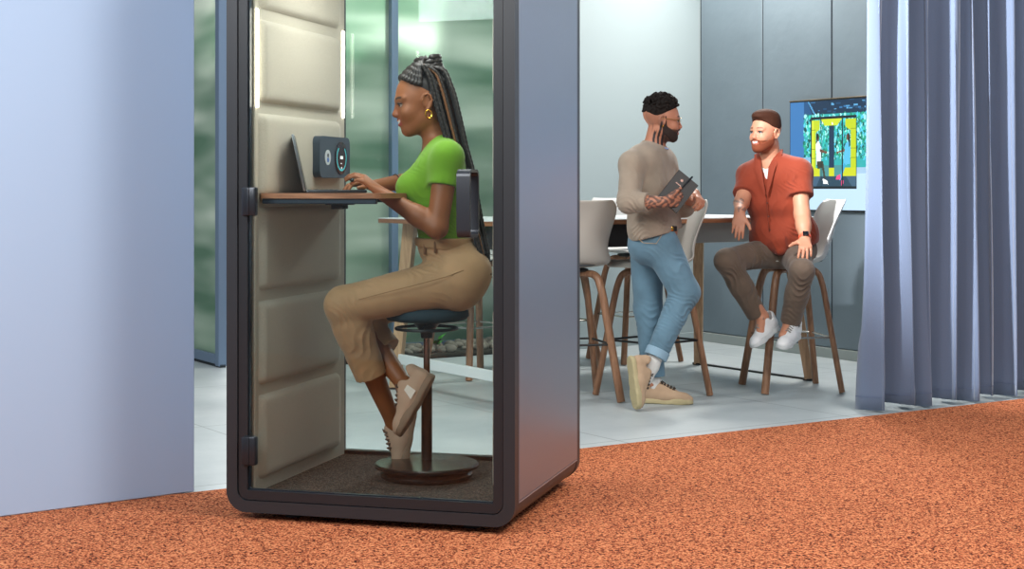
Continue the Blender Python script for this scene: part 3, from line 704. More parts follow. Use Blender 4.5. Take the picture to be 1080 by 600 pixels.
for side in (0, 1):
    b = MB()
    if side == 0: b.box(0.03, 0.088, 0.052, BD-0.052, 0.089, z1-0.11, 0.004, seg=1)
    else: b.box(BW-0.088, BW-0.03, 0.052, BD-0.052, 0.089, z1-0.11, 0.004, seg=1)
    b.obj('inner_wall', M_['felt'], booth, smooth=False)
    for i in range(6): cushion(side, 0.137+0.345*i, 0.137+0.345*i+0.312)
M_['led'] = mat('white light strip', '#ffffff', 0.4, emit='#fff6e6', es=12)
for side in (0, 1):
    for y in ((0.055, BD-0.085) if side == 0 else ()):
        xx = (0.0885, 0.096) if side == 0 else (BW-0.096, BW-0.0885)
        b = MB(); b.box(xx[0], xx[1], y, y+0.014, 1.5, 1.86, 0.002, seg=1); b.obj('light_strip', M_['led'], booth)
# desk
M_['desk'] = wood('desk wood edge', '#8a5a3c', '#b98262', 0.35, 4, (2, 2, 20))
b = MB(); b.prism(rrect(0.09, 0.56, 0.075, BD-0.06, 0.03), 2, 1.168, 1.187); desk = b.obj('desk', M_['desk'], booth, angle=50)
rlm = mat('dark blue rail', '#22303f', 0.35)
for ya in (0.085, BD-0.11):
    b = MB(); b.box(0.10, 0.545, ya, ya+0.02, 1.148, 1.1675, 0.003, seg=1); b.obj('support_rail', rlm, desk)
b = MB(); b.box(0.30, 0.39, 0.2, 0.28, 1.143, 1.167, 0.004); b.box(0.32, 0.37, 0.21, 0.26, 1.128, 1.145, 0.003); b.obj('socket_box', M_['black'], desk)
b = MB(); b.box(0.10, 0.26, 0.35, 0.42, 1.150, 1.167, 0.003); b.obj('shelf_bracket', M_['white'], desk)
# control panel on the padded wall
def panel():
    xw = 0.118; b = MB(); b.prism(rrect(0.525, 0.845, 1.247, 1.412, 0.03), 0, xw-0.004, xw+0.028); p = b.obj('control_panel', mat('slate control panel', '#3d4a57', 0.4, metal=0.3), booth, angle=50)
    def disc(y, z, r, x0, x1, name, m):
        M = Matrix.Translation((x0, y, z)) @ Matrix.Rotation(R(90), 4, 'Y'); b = MB(); b.lathe([(0.0001, 0), (r, 0), (r, x1-x0), (0.0001, x1-x0)], 36, M=M); return b.obj(name, m, p, angle=40)
    disc(0.745, 1.328, 0.066, xw+0.028, xw+0.031, 'dial_display', mat('black glass dial', '#0b0d10', 0.15))
    b = MB(); 
    for k in range(30):
        a0 = R(40+k*9.4); a1 = R(40+(k+1)*9.4); y_, z_ = 0.745, 1.328
        v = [b.bm.verts.new((xw+0.0316, y_+math.sin(a)*r_, z_+math.cos(a)*r_)) for a, r_ in ((a0, .046), (a0, .053), (a1, .053), (a1, .046))]; b.bm.faces.new(v)
    b.obj('dial_ring', mat('teal lit ring', '#2b8f9a', 0.4, emit='#3fb6bb', es=0.7), p)
    b = MB()
    for (y_, z_, w_, h_) in ((0.745, 1.330, .028, .012), (0.742, 1.306, .014, .003), (0.745, 1.288, .008, .008)): b.box(xw+0.0312, xw+0.0318, y_-w_/2, y_+w_/2, z_-h_/2, z_+h_/2)
    b.obj('dial_digits', mat('white lit digits', '#e8eef0', 0.4, emit='#dfe9ee', es=0.8), p)
    disc(0.605, 1.328, 0.03, xw+0.028, xw+0.0295, 'badge', mat('white round badge', '#c9d1d6', 0.4))
    disc(0.605, 1.336, 0.008, xw+0.0295, xw+0.0302, 'badge_dot', mat('dark badge dot', '#252a33', 0.4)); disc(0.605, 1.318, 0.01, xw+0.0295, xw+0.0302, 'badge_mark', mat('blue badge mark', '#3c6fc0', 0.4))
panel()
tag(booth, 'charcoal framed glass phone booth with silver side and padded beige interior', 'phone booth')

# ------------------------------------------------------------------ laptop on the desk
def laptop():
    Yl = 5.80; zt = 1.1875; x0 = (323-540)/FPX*Yl; e = empty('laptop', (x0, Yl, zt), R(6.3))
    b = MB(); b.box(0.0, 0.225, 0.02, 0.33, 0.0, 0.012, 0.004); b.obj('keyboard_base', mat('grey laptop base', '#3a3d42', 0.35, metal=0.6), e)
    b = MB()
    for i in range(5):
        for j in range(13): b.box(0.03+i*0.018, 0.045+i*0.018, 0.035+j*0.0215, 0.053+j*0.0215, 0.0122, 0.0138, 0.001, seg=1)
    b.obj('keys', M_['black'], e)
    Mt = Matrix.Rotation(R(-12), 4, 'Y')
    b = MB(); b.box(-0.010, 0.0, 0.02, 0.33, 0.008, 0.225, 0.004, Mt); l = b.obj('screen_lid', mat('grey laptop lid', '#6d6f72', 0.35, metal=0.6), e)
    b = MB(); b.box(0.0, 0.0015, 0.028, 0.322, 0.018, 0.218, 0, Mt); b.obj('display', mat('dark display', '#0d1014', 0.15), l)
    tag(e, 'open grey laptop on the booth desk, seen edge on from its side', 'laptop')
laptop()

# ------------------------------------------------------------------ active stool in the booth
SX, SY, FZ = -0.327, 6.0, 0.0965
def active_stool():
    e = empty('saddle_stool', (SX, SY, FZ))
    b = MB(); b.lathe([(0.001, 0.0), (.165, 0), (.176, .008), (.176, .018), (.168, .03), (.18, .036), (.198, .042), (.2, .052), (.195, .058), (.06, .068), (.02, .07), (.001, .07)], 56); b.obj('base', mat('glossy black base', '#1b1818', 0.25, spec=0.6), e, angle=25)
    b = MB(); b.lathe([(.001, .068), (.021, .068), (.021, .39), (.016, .395), (.001, .395)], 24); b.obj('lower_column', M_['black'], e)
    b = MB(); b.lathe([(.001, .39), (.0125, .39), (.0125, .58), (.001, .58)], 20); b.obj('gas_lift', mat('copper tinted steel', '#8c6a5b', 0.2, metal=0.9), e)
    b = MB(); b.lathe([(.001, .535), (.022, .535), (.026, .56), (.05, .59), (.075, .602), (.001, .602)], 28); b.obj('mechanism', M_['black'], e)
    b = MB(); b.tube([(0.118*math.cos(k/32*6.2832), 0.118*math.sin(k/32*6.2832), 0.572) for k in range(33)], 0.006, 8)
    for k in range(3): b.tube([(0.03*math.cos(k*2.09+.4), 0.03*math.sin(k*2.09+.4), 0.585), (0.118*math.cos(k*2.09+.4), 0.118*math.sin(k*2.09+.4), 0.572)], 0.005, 8)
    b.obj('lever_ring', M_['black'], e)
    b = MB(); b.lathe([(.001, .600), (.12, .600), (.15, .606), (.162, .62), (.160, .64), (.145, .652), (.08, .656), (.001, .655)], 48); b.obj('seat', mat('dark teal seat fabric', '#1c333d', 0.85, bump=0.2, scale=250), e, angle=60)
    tag(e, 'black round based height adjustable stool the woman sits on', 'stool')
active_stool()
# ------------------------------------------------------------------ people helpers
class Loc:
    """local axes: x forward, y left, z up"""
    def __init__(s, o, f, u, sc=1.0):
        s.o = np.asarray(o, float); s.f = nrm(f); u = np.asarray(u, float); s.u = nrm(u-s.f*(u @ s.f)); s.l = np.cross(s.u, s.f); s.s = sc
    def p(s, x, y, z): return s.o+(s.f*x+s.l*y+s.u*z)*s.s
    def ax(s): return np.array([s.f, s.l, s.u])
    def inv(s, V): return (V-s.o) @ s.ax().T/s.s
def head(F, L, fem=False, smile=True):
    A = L.ax(); s = L.s
    def E(c, r, k, mode='add'): F.ell(L.p(*c), np.array(r)*s, A, k*s, mode)
    E((-.018, 0, .038), (.097, .074, .086), .01)
    E((.012, 0, -.005), (.078, .066, .085), .03)
    E((.035, 0, -.052), (.052, .050, .052), .03)
    F.cone(L.p(-.01, .042, -.055), L.p(.058, .018, -.092), .018*s, .014*s, .03*s); F.cone(L.p(-.01, -.042, -.055), L.p(.058, -.018, -.092), .018*s, .014*s, .03*s)
    E((.070, 0, -.092), (.017, .02, .016), .022)
    for t in (1, -1):
        E((.058, .036*t, -.03), (.026, .022, .024), .02)               # cheek
        F.cone(L.p(.080, .012*t, .024), L.p(.066, .045*t, .024), .010*s, .009*s, .012*s)   # brow
        E((.097, .031*t, .004), (.016, .016, .011), .010, 'sub')       # socket
        F.cone(L.p(.0835, .021*t, .0125), L.p(.075, .043*t, .0115), .0058*s, .005*s, .004*s); F.cone(L.p(.0815, .022*t, -.0075), L.p(.074, .042*t, -.0065), .0045*s, .004*s, .004*s)
        E((-.012, .073*t, -.008), (.017, .009, .031), .006)            # ear
        pts_ = [(.004, .076, -.022), (.006, .079, .002), (-.002, .083, .019), (-.014, .086, .022), (-.024, .087, .012), (-.026, .086, -.006), (-.019, .082, -.022), (-.008, .078, -.034), (.001, .076, -.034)]
        for i_ in range(8): F.cone(L.p(pts_[i_][0], pts_[i_][1]*t, pts_[i_][2]), L.p(pts_[i_+1][0], pts_[i_+1][1]*t, pts_[i_+1][2]), .0042*s, .0042*s, .003*s)
        E((-.007, .086*t, -.006), (.009, .006, .014), .003, 'sub')
    F.cone(L.p(.078, 0, .018), L.p(.098, 0, -.022), .0085*s, .0105*s, .012*s); F.ell(L.p(.100, 0, -.0265), np.array((.0125, .0125, .0105))*s, A, .006*s)
    E((.097, .010, -.031), (.009, .007, .0065), .006); E((.097, -.010, -.031), (.009, .007, .0065), .006)
    E((.078, 0, -.056), (.016, .025, .022), .012)
    for a in (-1, 1):
        F.cone(L.p(.094, 0, -.050), L.p(.080, .024*a, -.046 if smile else -.053), .0055*s, .003*s, .004*s)
        F.cone(L.p(.093, 0, -.065), L.p(.080, .022*a, -.053 if smile else -.058), .006*s, .003*s, .004*s)
    if smile: E((.099, 0, -.0575), (.008, .017, .0035), .003, 'sub')
def sst(x, a, b):
    t = np.clip((x-a)/(b-a), 0, 1); return t*t*(3-2*t)
def face_cols(L, skin, lip, brow, beard=None, teeth=True, base=None):
    lp = np.array(lin(lip)); bw = np.array(lin(brow)); sk = np.array(lin(skin))
    def f(V, N, C):
        q = L.inv(V); x, y, z = q.T; ay = np.abs(y); near = ((np.abs(x) < .16) & (ay < .12) & (np.abs(z) < .16)).astype(float)
        def mx(w, col):
            w = (near*w)[:, None]; C[:] = C*(1-w)+np.array(col)*w
        mx(.35*sst(x, .05, .07)*(1-sst(ay, .025, .045))*(1-sst(np.abs(z+.02), .015, .035)), sk*np.array((1.15, .85, .82)))
        mx(.35*(1-sst(np.abs(z-.004), .008, .016))*sst(x, .055, .07)*(1-sst(np.abs(ay-.031), .014, .022)), sk*.45)
        if beard:
            bd = np.array(lin(beard)); line = -.046+.45*np.maximum(0, .045-x)
            w = sst(line-z, -.004, .004)*sst(x, -.006, .004)*sst(z, -.135, -.118)
            lipz = (1-sst(np.abs(z+.058), .010, .014))*(1-sst(ay, .018, .024))*sst(x, .075, .082); mx(.9*w*(1-lipz), bd)
        mx(sst(x, .068, .074)*(1-sst(ay, .021, .026))*(1-sst(np.abs(z+.058), .010, .014)), lp)
        if teeth: mx(sst(x, .066, .072)*(1-sst(ay, .016, .020))*(1-sst(np.abs(z+.0570-ay*.25), .0032, .0052)), lin('#f1ebe2'))
        mx(.95*sst(x, .05, .06)*sst(ay, .011, .016)*(1-sst(ay, .044, .052))*(1-sst(np.abs(z-(.029-((ay-.030)*9)**2*.10)), .0026, .0055)), bw)
        return C
    return f
def beard_field(L, o=.0045, side=True):
    F = Field(L.o-.17, L.o+.15, .004); A = L.ax(); s = L.s
    def E(c, r, k): F.ell(L.p(*c), np.array(r)*s+o, A, k*s)
    E((.012, 0, -.005), (.078, .066, .085), .03); E((.035, 0, -.052), (.052, .050, .052), .03)
    for t in (1, -1): F.cone(L.p(-.01, .042*t, -.055), L.p(.058, .018*t, -.092), .018*s+o, .014*s+o, .03*s)
    E((.070, 0, -.092), (.017, .02, .016), .022)
    F.cut(L.p(.045, 0, -.046), nrm(L.u+L.f*.45)); F.cut(L.p(-.004, 0, 0), -L.f); F.cut(L.p(0, 0, -.125), -L.u)
    F.cut(L.p(.02, 0, -.085), nrm(-L.f*.75-L.u))
    F.ell(L.p(.098, 0, -.055), (.030, .021, .014), A, .006, 'sub')
    for t in (1, -1): F.cone(L.p(.098, .003*t, -.041), L.p(.087, .027*t, -.047), .0052, .0048, .004); F.cone(L.p(.087, .027*t, -.047), L.p(.076, .032*t, -.066), .0048, .005, .004)
    if side:
        for t in (1, -1): F.cone(L.p(.006, .069*t, .018), L.p(.008, .062*t, -.035), .0075, .011, .01)
    return F
def eyes(L, parent, iris='#2a1a12', open_=1.0):
    M = Matrix([[*(L.f*L.s)], [*(L.l*L.s)], [*(L.u*L.s)]]).transposed().to_4x4(); M.translation = Vector(L.o)
    out = []
    for t in (1, -1):
        b = MB(); b.ball((.0725, .031*t, .003), .0130, 16, M); out.append((b, mat('eye white', '#b5aaa2', 0.3)))
        b = MB(); b.ball((.0812, .0315*t, .0025), (.0056, .0072, .0066), 12, M); out.append((b, mat('iris', iris, 0.1)))
        b = MB(); b.tube([M @ Vector(p) for p in ((.083, .019*t, .005), (.0890, .027*t, .0092), (.0878, .037*t, .0088), (.078, .048*t, .004))], 0.0024*L.s, 6); out.append((b, mat('lash line', '#1b1210', 0.6)))
    return out
def join_islands(o, parts):
    """add small islands (eyes, nails) to the body mesh so the body stays one object"""
    me = o.data; bm = bmesh.new(); bm.from_mesh(me); inv = o.parent.matrix_basis.inverted()
    for b, m in parts:
        t = bpy.data.meshes.new('t'); b.bm.to_mesh(t); b.bm.free(); t.transform(inv); me.materials.append(m); k = len(me.materials)-1
        n0 = len(bm.faces); bm.from_mesh(t); bm.faces.ensure_lookup_table()
        for i in range(n0, len(bm.faces)): bm.faces[i].material_index = k; bm.faces[i].smooth = True
        bpy.data.meshes.remove(t)
    bm.to_mesh(me); bm.free()
def rot(v, ax, a):
    ax = nrm(ax); v = np.asarray(v, float); return v*math.cos(a)+np.cross(ax, v)*math.sin(a)+ax*(ax @ v)*(1-math.cos(a))
def hand(F, w_, fwd, back, side, curls, s=1.0, thumb=(0.6, 0.75, -0.25), spread=0.06, tc=0.3, wr=.022, tips=None):
    """w_ wrist, fwd to the knuckles, back = outward normal of the back of the hand, side = towards the thumb"""
    fwd = nrm(fwd); back = nrm(back-fwd*(np.asarray(back) @ fwd)); sd = np.cross(fwd, back); sd = sd if sd @ np.asarray(side) > 0 else -sd
    F.cone(w_-fwd*.015*s, w_+fwd*.02*s, wr*s, .021*s, .01, flat=(back, .75))
    lens = (.068, .076, .070, .054); out = []
    for i in range(4):
        off = (.027-.018*i)*s; kn = w_+fwd*(.088-.004*abs(i-1)-(.006 if i == 3 else 0))*s+sd*off
        F.cone(w_+fwd*.012*s+sd*off*.55, kn, .0135*s, .0115*s, .012*s, flat=(back, .8))
        d = rot(fwd, back, 0); d = nrm(fwd+sd*(1.4-i)*spread); p = kn; r0 = (.0093, .0095, .009, .0079)[i]*s
        c = curls[i]; axis = np.cross(back, d)
        cs = c if hasattr(c, '__len__') else (c*.8, c*1.1, c*.7)
        for j, fr in enumerate((.45, .31, .24)):
            d = rot(d, axis, cs[j]); q = p+d*lens[i]*fr*s
            F.cone(p, q, r0*(1-.09*j), r0*(1-.09*(j+1)), .003*s); p = q
        out.append((p, d))
    tb = w_+fwd*.028*s+sd*.022*s; td = nrm(fwd*thumb[0]+sd*thumb[1]+back*thumb[2]); F.cone(w_+fwd*.012*s+sd*.010*s, tb+td*.02*s, .015*s, .0145*s, .012*s)
    p = tb+td*.018*s; q = p+td*.036*s; F.cone(p, q, .0125*s, .0108*s, .006*s); td = rot(td, np.cross(td, fwd) if np.linalg.norm(np.cross(td, fwd)) > .05 else back, tc); q2 = q+td*.028*s; F.cone(q, q2, .0105*s, .0085*s, .003*s); out.append((q2, td))
    return out
def sneaker(name, heel, fwd, up, parent, mu, ms, ml=None, s=1.0, high=.055, stripe=None):
    """heel: point under the heel on the sole; fwd to the toe; up away from the sole"""
    L = Loc(heel, fwd, up, s); lo = np.array([L.p(x, y, z) for x in (-.06, .29) for y in (-.07, .07) for z in (-.02, .16)]); h = .004
    A = L.ax()
    F = Field(lo.min(0)-.01, lo.max(0)+.01, h)
    F.cone(L.p(.0, 0, .045), L.p(.10, 0, .045), .036*s, .041*s, .02, flat=(L.u, 1.15)); F.cone(L.p(.10, 0, .042), L.p(.19, .003, .034), .042*s, .036*s, .02, flat=(L.u, .85))
    F.ell(L.p(.205, .003, .026), (.042*s, .036*s, .026*s), A, .015)
    F.cone(L.p(-.002, 0, .06), L.p(.0, 0, .06+high-.02), .034*s, .036*s, .015); F.cone(L.p(.045, 0, .06), L.p(.055, 0, .078), .034*s, .031*s, .02)
    F.cone(L.p(.06, 0, .085), L.p(.14, 0, .056), .024*s, .022*s, .015)
    F.cone(L.p(.060, 0, .098), L.p(.085, 0, .086), .021*s, .022*s, .02)
    F.cone(L.p(.014, 0, .088), L.p(.024, 0, .17), .029*s, .036*s, .004, mode='sub')
    F.cut(L.p(0, 0, .018), -L.u)
    up_ = F.mesh(name, mu, parent)
    F = Field(lo.min(0)-.01, lo.max(0)+.01, h); pl = [(L.p(0, 0, .03), L.u), (L.p(0, 0, .002), -L.u)]
    F.cone(L.p(.0, 0, .012), L.p(.10, .0, .012), .039*s, .04*s, .01, clip=pl); F.cone(L.p(.10, 0, .012), L.p(.17, .003, .012), .041*s, .045*s, .01, clip=pl); F.cone(L.p(.17, .003, .012), L.p(.205, .003, .012), .045*s, .042*s, .01, clip=pl)
    so = F.mesh('sole', ms, parent); so.parent = up_
    if ml:
        b = MB()
        for k in range(5):
            x = .070+.017*k; z = .117-.0068*k
            b.tube([L.p(x, -.020, z-.008), L.p(x+.004, 0, z+.002), L.p(x+.008, .020, z-.008)], .0032*s, 6); b.tube([L.p(x, .020, z-.010), L.p(x+.004, 0, z+.003), L.p(x+.008, -.020, z-.010)], .0032*s, 6)
        for t in (1, -1): b.tube([L.p(.075, .0, .120), L.p(.07, .016*t, .124), L.p(.085, .027*t, .112), L.p(.08, .010*t, .117)], .0024*s, 6)
        b.obj('laces', ml, parent, world=True).parent = up_
    if stripe:
        for t in (1, -1):
            b = MB(); q = [L.p(.055, .0435*t, .035), L.p(.095, .0455*t, .035), L.p(.075, .041*t, .078), L.p(.05, .038*t, .078)]; q2 = [p+L.l*.004*t for p in q]
            v = [b.bm.verts.new(p) for p in q]; v2 = [b.bm.verts.new(p) for p in q2]; b.bm.faces.new(v); b.bm.faces.new(v2)
            for i in range(4): b.bm.faces.new((v[i], v[(i+1) % 4], v2[(i+1) % 4], v2[i]))
            b.obj('side_stripe', stripe, parent, world=True).parent = up_
    return up_
def strand(b, pts, r, twist=0.35, seg=6, bead=0.022):
    """braid: tube with regular swellings"""
    P_ = [np.asarray(p, float) for p in pts]; out = []; rad = []
    seglen = [np.linalg.norm(P_[i+1]-P_[i]) for i in range(len(P_)-1)]; T = sum(seglen); n = int(T/(bead/3)); cum = np.concatenate([[0], np.cumsum(seglen)])
    arr = np.array(P_)
    for k in range(n+1):
        t = T*k/n; p = np.array([np.interp(t, cum, arr[:, i]) for i in range(3)]); out.append(p); rad.append(r*(0.70+0.38*abs(math.sin(math.pi*t/bead))))
    # smooth path
    o = np.array(out)
    for _ in range(12): o[1:-1] = 0.5*o[1:-1]+0.25*(o[:-2]+o[2:])
    b.tube([tuple(p) for p in o], rad, seg)
skinmat = mat('skin', '#ffffff', 0.52, bump=0.05, scale=120, attr='Col', spec=0.4)

# ------------------------------------------------------------------ woman in the booth
def woman():
    Y0 = 6.0; e = empty('person', (SX, SY, FZ)); skin = '#84502f'
    lo = P(335, 512, Y0)-np.array((0, .34, 0)); hi = P(530, 50, Y0)+np.array((0, .34, 0)); h = .004
    def F_(): return Field(lo, hi, h)
    near, far = -1, 1
    hipN, hipF = P(482, 296, 5.91), P(482, 296, 6.09); kneeN, kneeF = P(363, 322, 5.88), P(372, 330, 6.12)
    ankN, ankF = P(415, 446, 6.07), P(428, 408, 5.93)
    shN, shF = P(472, 166, 5.84), P(462, 166, 6.15); elN, wrN = P(461, 240, 5.80), P(401, 203, 5.86)
    elF, wrF = P(441, 190, 6.22), P(394, 196, 6.10)
    L = Loc(P(444, 108, 6.0), (-1, -.22, -.20), (-.20, 0, 1), 1.06)
    def torso(F, o=0.0):
        F.cone(P(480, 292, 5.93), P(480, 292, 6.07), .098+o, .098+o, .03); F.cone(P(492, 288, 5.93), P(492, 288, 6.07), .09+o, .09+o, .03)
        F.cone(P(470, 262, 5.96), P(470, 262, 6.04), .088+o, .088+o, .05); F.cone(P(466, 240, 5.96), P(466, 240, 6.04), .082+o, .082+o, .05)
        F.cone(P(462, 210, 5.95), P(462, 210, 6.05), .098+o, .098+o, .06); F.cone(P(463, 185, 5.93), P(463, 185, 6.07), .098+o, .098+o, .05)
        F.ell(P(438, 198, 5.935), np.array((.068, .062, .06))+o, None, .04); F.ell(P(438, 198, 6.065), np.array((.068, .062, .06))+o, None, .04)
        F.cone(shN, P(466, 160, 6.0), .052+o, .055+o, .05); F.cone(shF, P(466, 160, 6.0), .052+o, .055+o, .05)
    F = F_(); torso(F)
    F.cone(P(464, 160, 6.0), P(455, 132, 6.0), .052, .047, .03); F.cone(P(455, 135, 6.0), P(450, 118, 6.0), .047, .05, .01)
    F.cone(shN, elN, .047, .040, .02); F.cone(elN, elN+(wrN-elN)*.35, .040, .039, .015); F.cone(elN+(wrN-elN)*.3, wrN, .039, .0235, .015)
    F.cone(shF, elF, .044, .038, .02); F.cone(elF, wrF, .040, .023, .015)
    for hp, kn, an in ((hipN, kneeN, ankN), (hipF, kneeF, ankF)):
        F.cone(hp, kn, .075, .05, .02); F.cone(kn, kn+(an-kn)*.35, .047, .05, .02); F.cone(kn+(an-kn)*.35, an, .05, .029, .02)
    # feet inside the shoes
    heelF, toeF = P(441, 407, 5.91), P(422, 455, 5.89); heelN, toeN = P(424, 452, 6.08), P(425, 478, 6.06)
    F.cone(ankF, heelF, .03, .026, .02); F.cone(ankF, toeF, .028, .012, .02); F.cone(ankN, toeN, .026, .012, .02)
    head(F, L, True)
    # hands on the keyboard
    hand(F, wrN, P(383, 188, 5.86)-wrN, np.array((0.25, -.25, 1.0)), np.array((0, 1, -.1)), (.55, .5, .5, .55), .98, thumb=(.75, .55, -.45), spread=.07)
    hand(F, wrF, P(370, 193, 6.05)-wrF, np.array((0.2, .25, 1.0)), np.array((0, -1, -.1)), (.5, .5, .5, .5), .95, thumb=(.75, .5, -.35), spread=.08)
    fc = face_cols(L, skin, '#8e3f38', '#1e130f')
    def col(V, N):
        C = np.tile(np.array(lin(skin)), (len(V), 1)); return fc(V, N, C)
    body = F.mesh('body', skinmat, e, col=col, smooth=1)
    join_islands(body, eyes(L, e))
    # t-shirt
    F = F_(); torso(F, .007)
    zc = P(0, 256, 6.0)[2]; F.cut((0, 0, zc), (0, 0, -1))
    nk = P(457, 152, 6.0); nd = nrm((-.42, 0, 1)); 
    F.cone(P(452, 158, 6.0), P(447, 132, 6.0), .060, .075, .006, mode='sub')
    d = nrm(elN-shN); F.cone(shN, shN+d*.125, .056, .056, .03, clip=[(shN+d*.108, d)])
    d = nrm(elF-shF); F.cone(shF, shF+d*.09, .054, .056, .03, clip=[(shF+d*.075, d)])
    ts = F.mesh('t_shirt', cloth('lime green jersey', '#5f9006', fold=7, depth=.008, var=.04), e, smooth=1,
           disp=wrinkles([(P(455, 225, 5.88), .07, (.3, 0, 1), .034, .0035), (P(448, 180, 5.9), .05, (1, 0, .9), .03, .003), (P(470, 248, 5.9), .09, (.15, .2, 1), .026, .003), (P(480, 190, 5.9), .06, (.8, 0, .6), .035, .002)], .0008))
    # trousers
    F = F_(); o = .012
    F.cone(P(482, 294, 5.925), P(482, 294, 6.075), .108, .108, .03); F.cone(P(492, 288, 5.93), P(492, 288, 6.07), .098, .098, .03)
    F.cone(P(470, 262, 5.96), P(470, 262, 6.04), .099, .099, .05); F.cone(P(467, 246, 5.96), P(467, 246, 6.04), .093, .093, .05)
    F.cone(P(484, 304, 5.91), P(484, 304, 6.09), .082, .082, .03)
    for hp, kn, an, hem in ((hipN, kneeN, ankN, P(391, 396, 5.955)), (hipF, kneeF, ankF, P(408, 370, 6.045))):
        F.cone(hp, kn, .094, .073, .03); d = nrm(hem-kn); F.cone(kn, kn+(hem-kn)*.4, .072, .070, .02); F.cone(kn+(hem-kn)*.3, hem+d*.03, .070, .060, .02, clip=[(hem, d)])
    F.cut(P(467, 251, 6.0), (0, 0, 1)); F.cut(P(467, 322, 6.0), (0, 0, -1), P(440, 345, 5.5), P(530, 320, 6.5))
    tr = F.mesh('trousers', cloth('tan cotton trousers', '#ab8862', fold=6, depth=.012, rough=.75), e, smooth=1,
           disp=wrinkles([(P(445, 272, 5.87), .06, (.35, 0, 1), .030, .006), (P(458, 290, 5.85), .07, (.9, 0, 1), .035, .0045), (P(372, 340, 5.83), .07, (.8, 0, .8), .036, .005), (P(380, 375, 5.88), .09, (1, 0, -.3), .045, .003), (P(410, 300, 5.82), .10, (.5, 0, 1), .06, .002)], .001))
    # waistband, belt loops
    F = F_(); 
    for a_, r_ in ((470, .1025), (467, .099)):
        v_ = 258 if a_ == 470 else 248; F.cone(P(a_, v_, 5.96), P(a_, v_, 6.04), r_, r_, .05)
    F.cut(P(467, 250.5, 6.0), (0, 0, 1)); F.cut(P(467, 262, 6.0), (-.12, 0, -1)); F.mesh('waistband', mat('tan waistband', '#a5825c', .75, bump=.15, scale=300), e).parent = tr
    b = MB(); b.tube([P(489, 285, 5.818), P(470, 292, 5.803), P(440, 300, 5.793), P(405, 309, 5.797), P(378, 316, 5.803)], .0013, 5); b.obj('side_seam', mat('tan seam', '#80623f', .9), e, world=True).parent = tr
    lm = mat('tan belt loop', '#6e4e33', 0.8)
    for (u, v, y) in ((448, 262, 5.880), (459, 260, 5.856)):
        b = MB(); b.box(-.005, .005, -.004, .004, -.024, .02, .002, Matrix.Translation(Vector(P(u, v, y)))); b.obj('belt_loop', lm, e, world=True).parent = tr
    # shoes
    mu = mat('beige suede', '#b39680', 0.85, bump=0.2, scale=150); ms = mat('taupe rubber', '#7f6a57', 0.7, bump=0.15, scale=90); ml = mat('dark lace', '#5b483c', 0.8); mw = mat('pale stripe', '#dcd3c8', 0.7)
    hf = P(455, 405, 5.90); tf = P(420, 467, 5.86)
    sneaker('shoe', hf, tf-hf, np.array((-1, .22, .62)), e, mu, ms, ml, .93, stripe=mw)
    hn = P(438, 441, 6.10); tn = P(428, 491, 6.08); 
    sneaker('shoe', hn, tn-hn, np.array((-1, -.25, .1)), e, mu, ms, ml, .93)
    # hair: scalp and long braids
    hm = mat('black braids', '#15100e', 0.5, bump=0.3, scale=200, spec=0.5); hb = mat('honey braids', '#6a431f', 0.5)
    F = Field(L.o-.16, L.o+.18, .004); A = L.ax(); cl = [(L.p(.035, 0, .075), nrm(L.f*1.0-L.u*.75))]
    F.ell(L.p(-.022, 0, .042), (.102, .080, .092), A, .01, clip=[(L.p(.040, 0, .075), nrm(L.f*1.0-L.u*.62)), (L.p(-.015, 0, -.02), nrm(L.f*.8-L.u*.6))])
    F.ell(L.p(-.055, 0, .105), (.058, .05, .045), A, .02)
    hair = F.mesh('hair', hm, e)
    b = MB(); rs = random.Random(5); top = L.p(-.055, 0, .145)
    for i in range(15):                       # swept up ropes from the hairline
        a = -1.35+2.7*i/14; st = L.p(.068*math.cos(a)-.008, .078*math.sin(a), .096-.045*abs(math.sin(a))**2); mid = L.p(.03*math.cos(a)-.025, .062*math.sin(a), .136); strand(b, [st, mid, top+np.array((rs.uniform(-.01, .01), rs.uniform(-.02, .02), 0))], .0125, bead=.022)
    for i in range(14):
        a = 1.2+rs.uniform(0, 1.6)*1; sgn = 1 if i % 2 else -1; st = L.p(-.015-.007*i, (.078-.002*i)*sgn, .0+.003*i); strand(b, [st, L.p(-.045-.003*i, .079*sgn, .06), top], .0095, bead=.026)
    for i in range(3):                        # coil around the crown
        a0 = i*.8; strand(b, [L.p(-.055+.047*math.cos(a0+t_), .045*math.sin(a0+t_), .122+.014*(i % 3)) for t_ in np.linspace(0, 6.0, 14)], .0125, bead=.028)
    b2 = MB()
    for i in range(84):                       # the long fall
        t_ = rs.random(); yy = 6.0+rs.uniform(-.075, .075)+(t_-.5)*.02; w_ = t_
        def mix(a, c): return (a[0]+(c[0]-a[0])*w_, a[1]+(c[1]-a[1])*w_)
        pts = [(446+rs.uniform(-3, 5), 68), mix((452, 82), (470, 72)), mix((457, 103), (480, 98)), mix((464, 128), (487, 128)), mix((472, 155), (493, 155)), mix((480, 178), (500, 180)), mix((492, 212), (505, 212)), mix((500, 245), (511, 245)), mix((506, 270), (516, 268))]
        n = 9 if rs.random() < .5 else rs.choice((7, 8, 9)); pts = pts[:n]
        if n == 9 and rs.random() < .5: pts.append((516+rs.uniform(-4, 2), 288+rs.uniform(-6, 6)))
        q = [P(u, v, yy+(.0 if v < 170 else min(.10, (v-170)*.0012))*(1 if yy > 6 else -.2)) for u, v in pts]
        strand(b2 if i % 12 == 5 else b, q, .0062, bead=.019)
    b.obj('braids', hm, e, angle=0, world=True).parent = hair; o = b2.obj('light_braids', hb, e, angle=0, world=True); o.parent = hair; o['label'] = 'honey brown braids among the black ones'
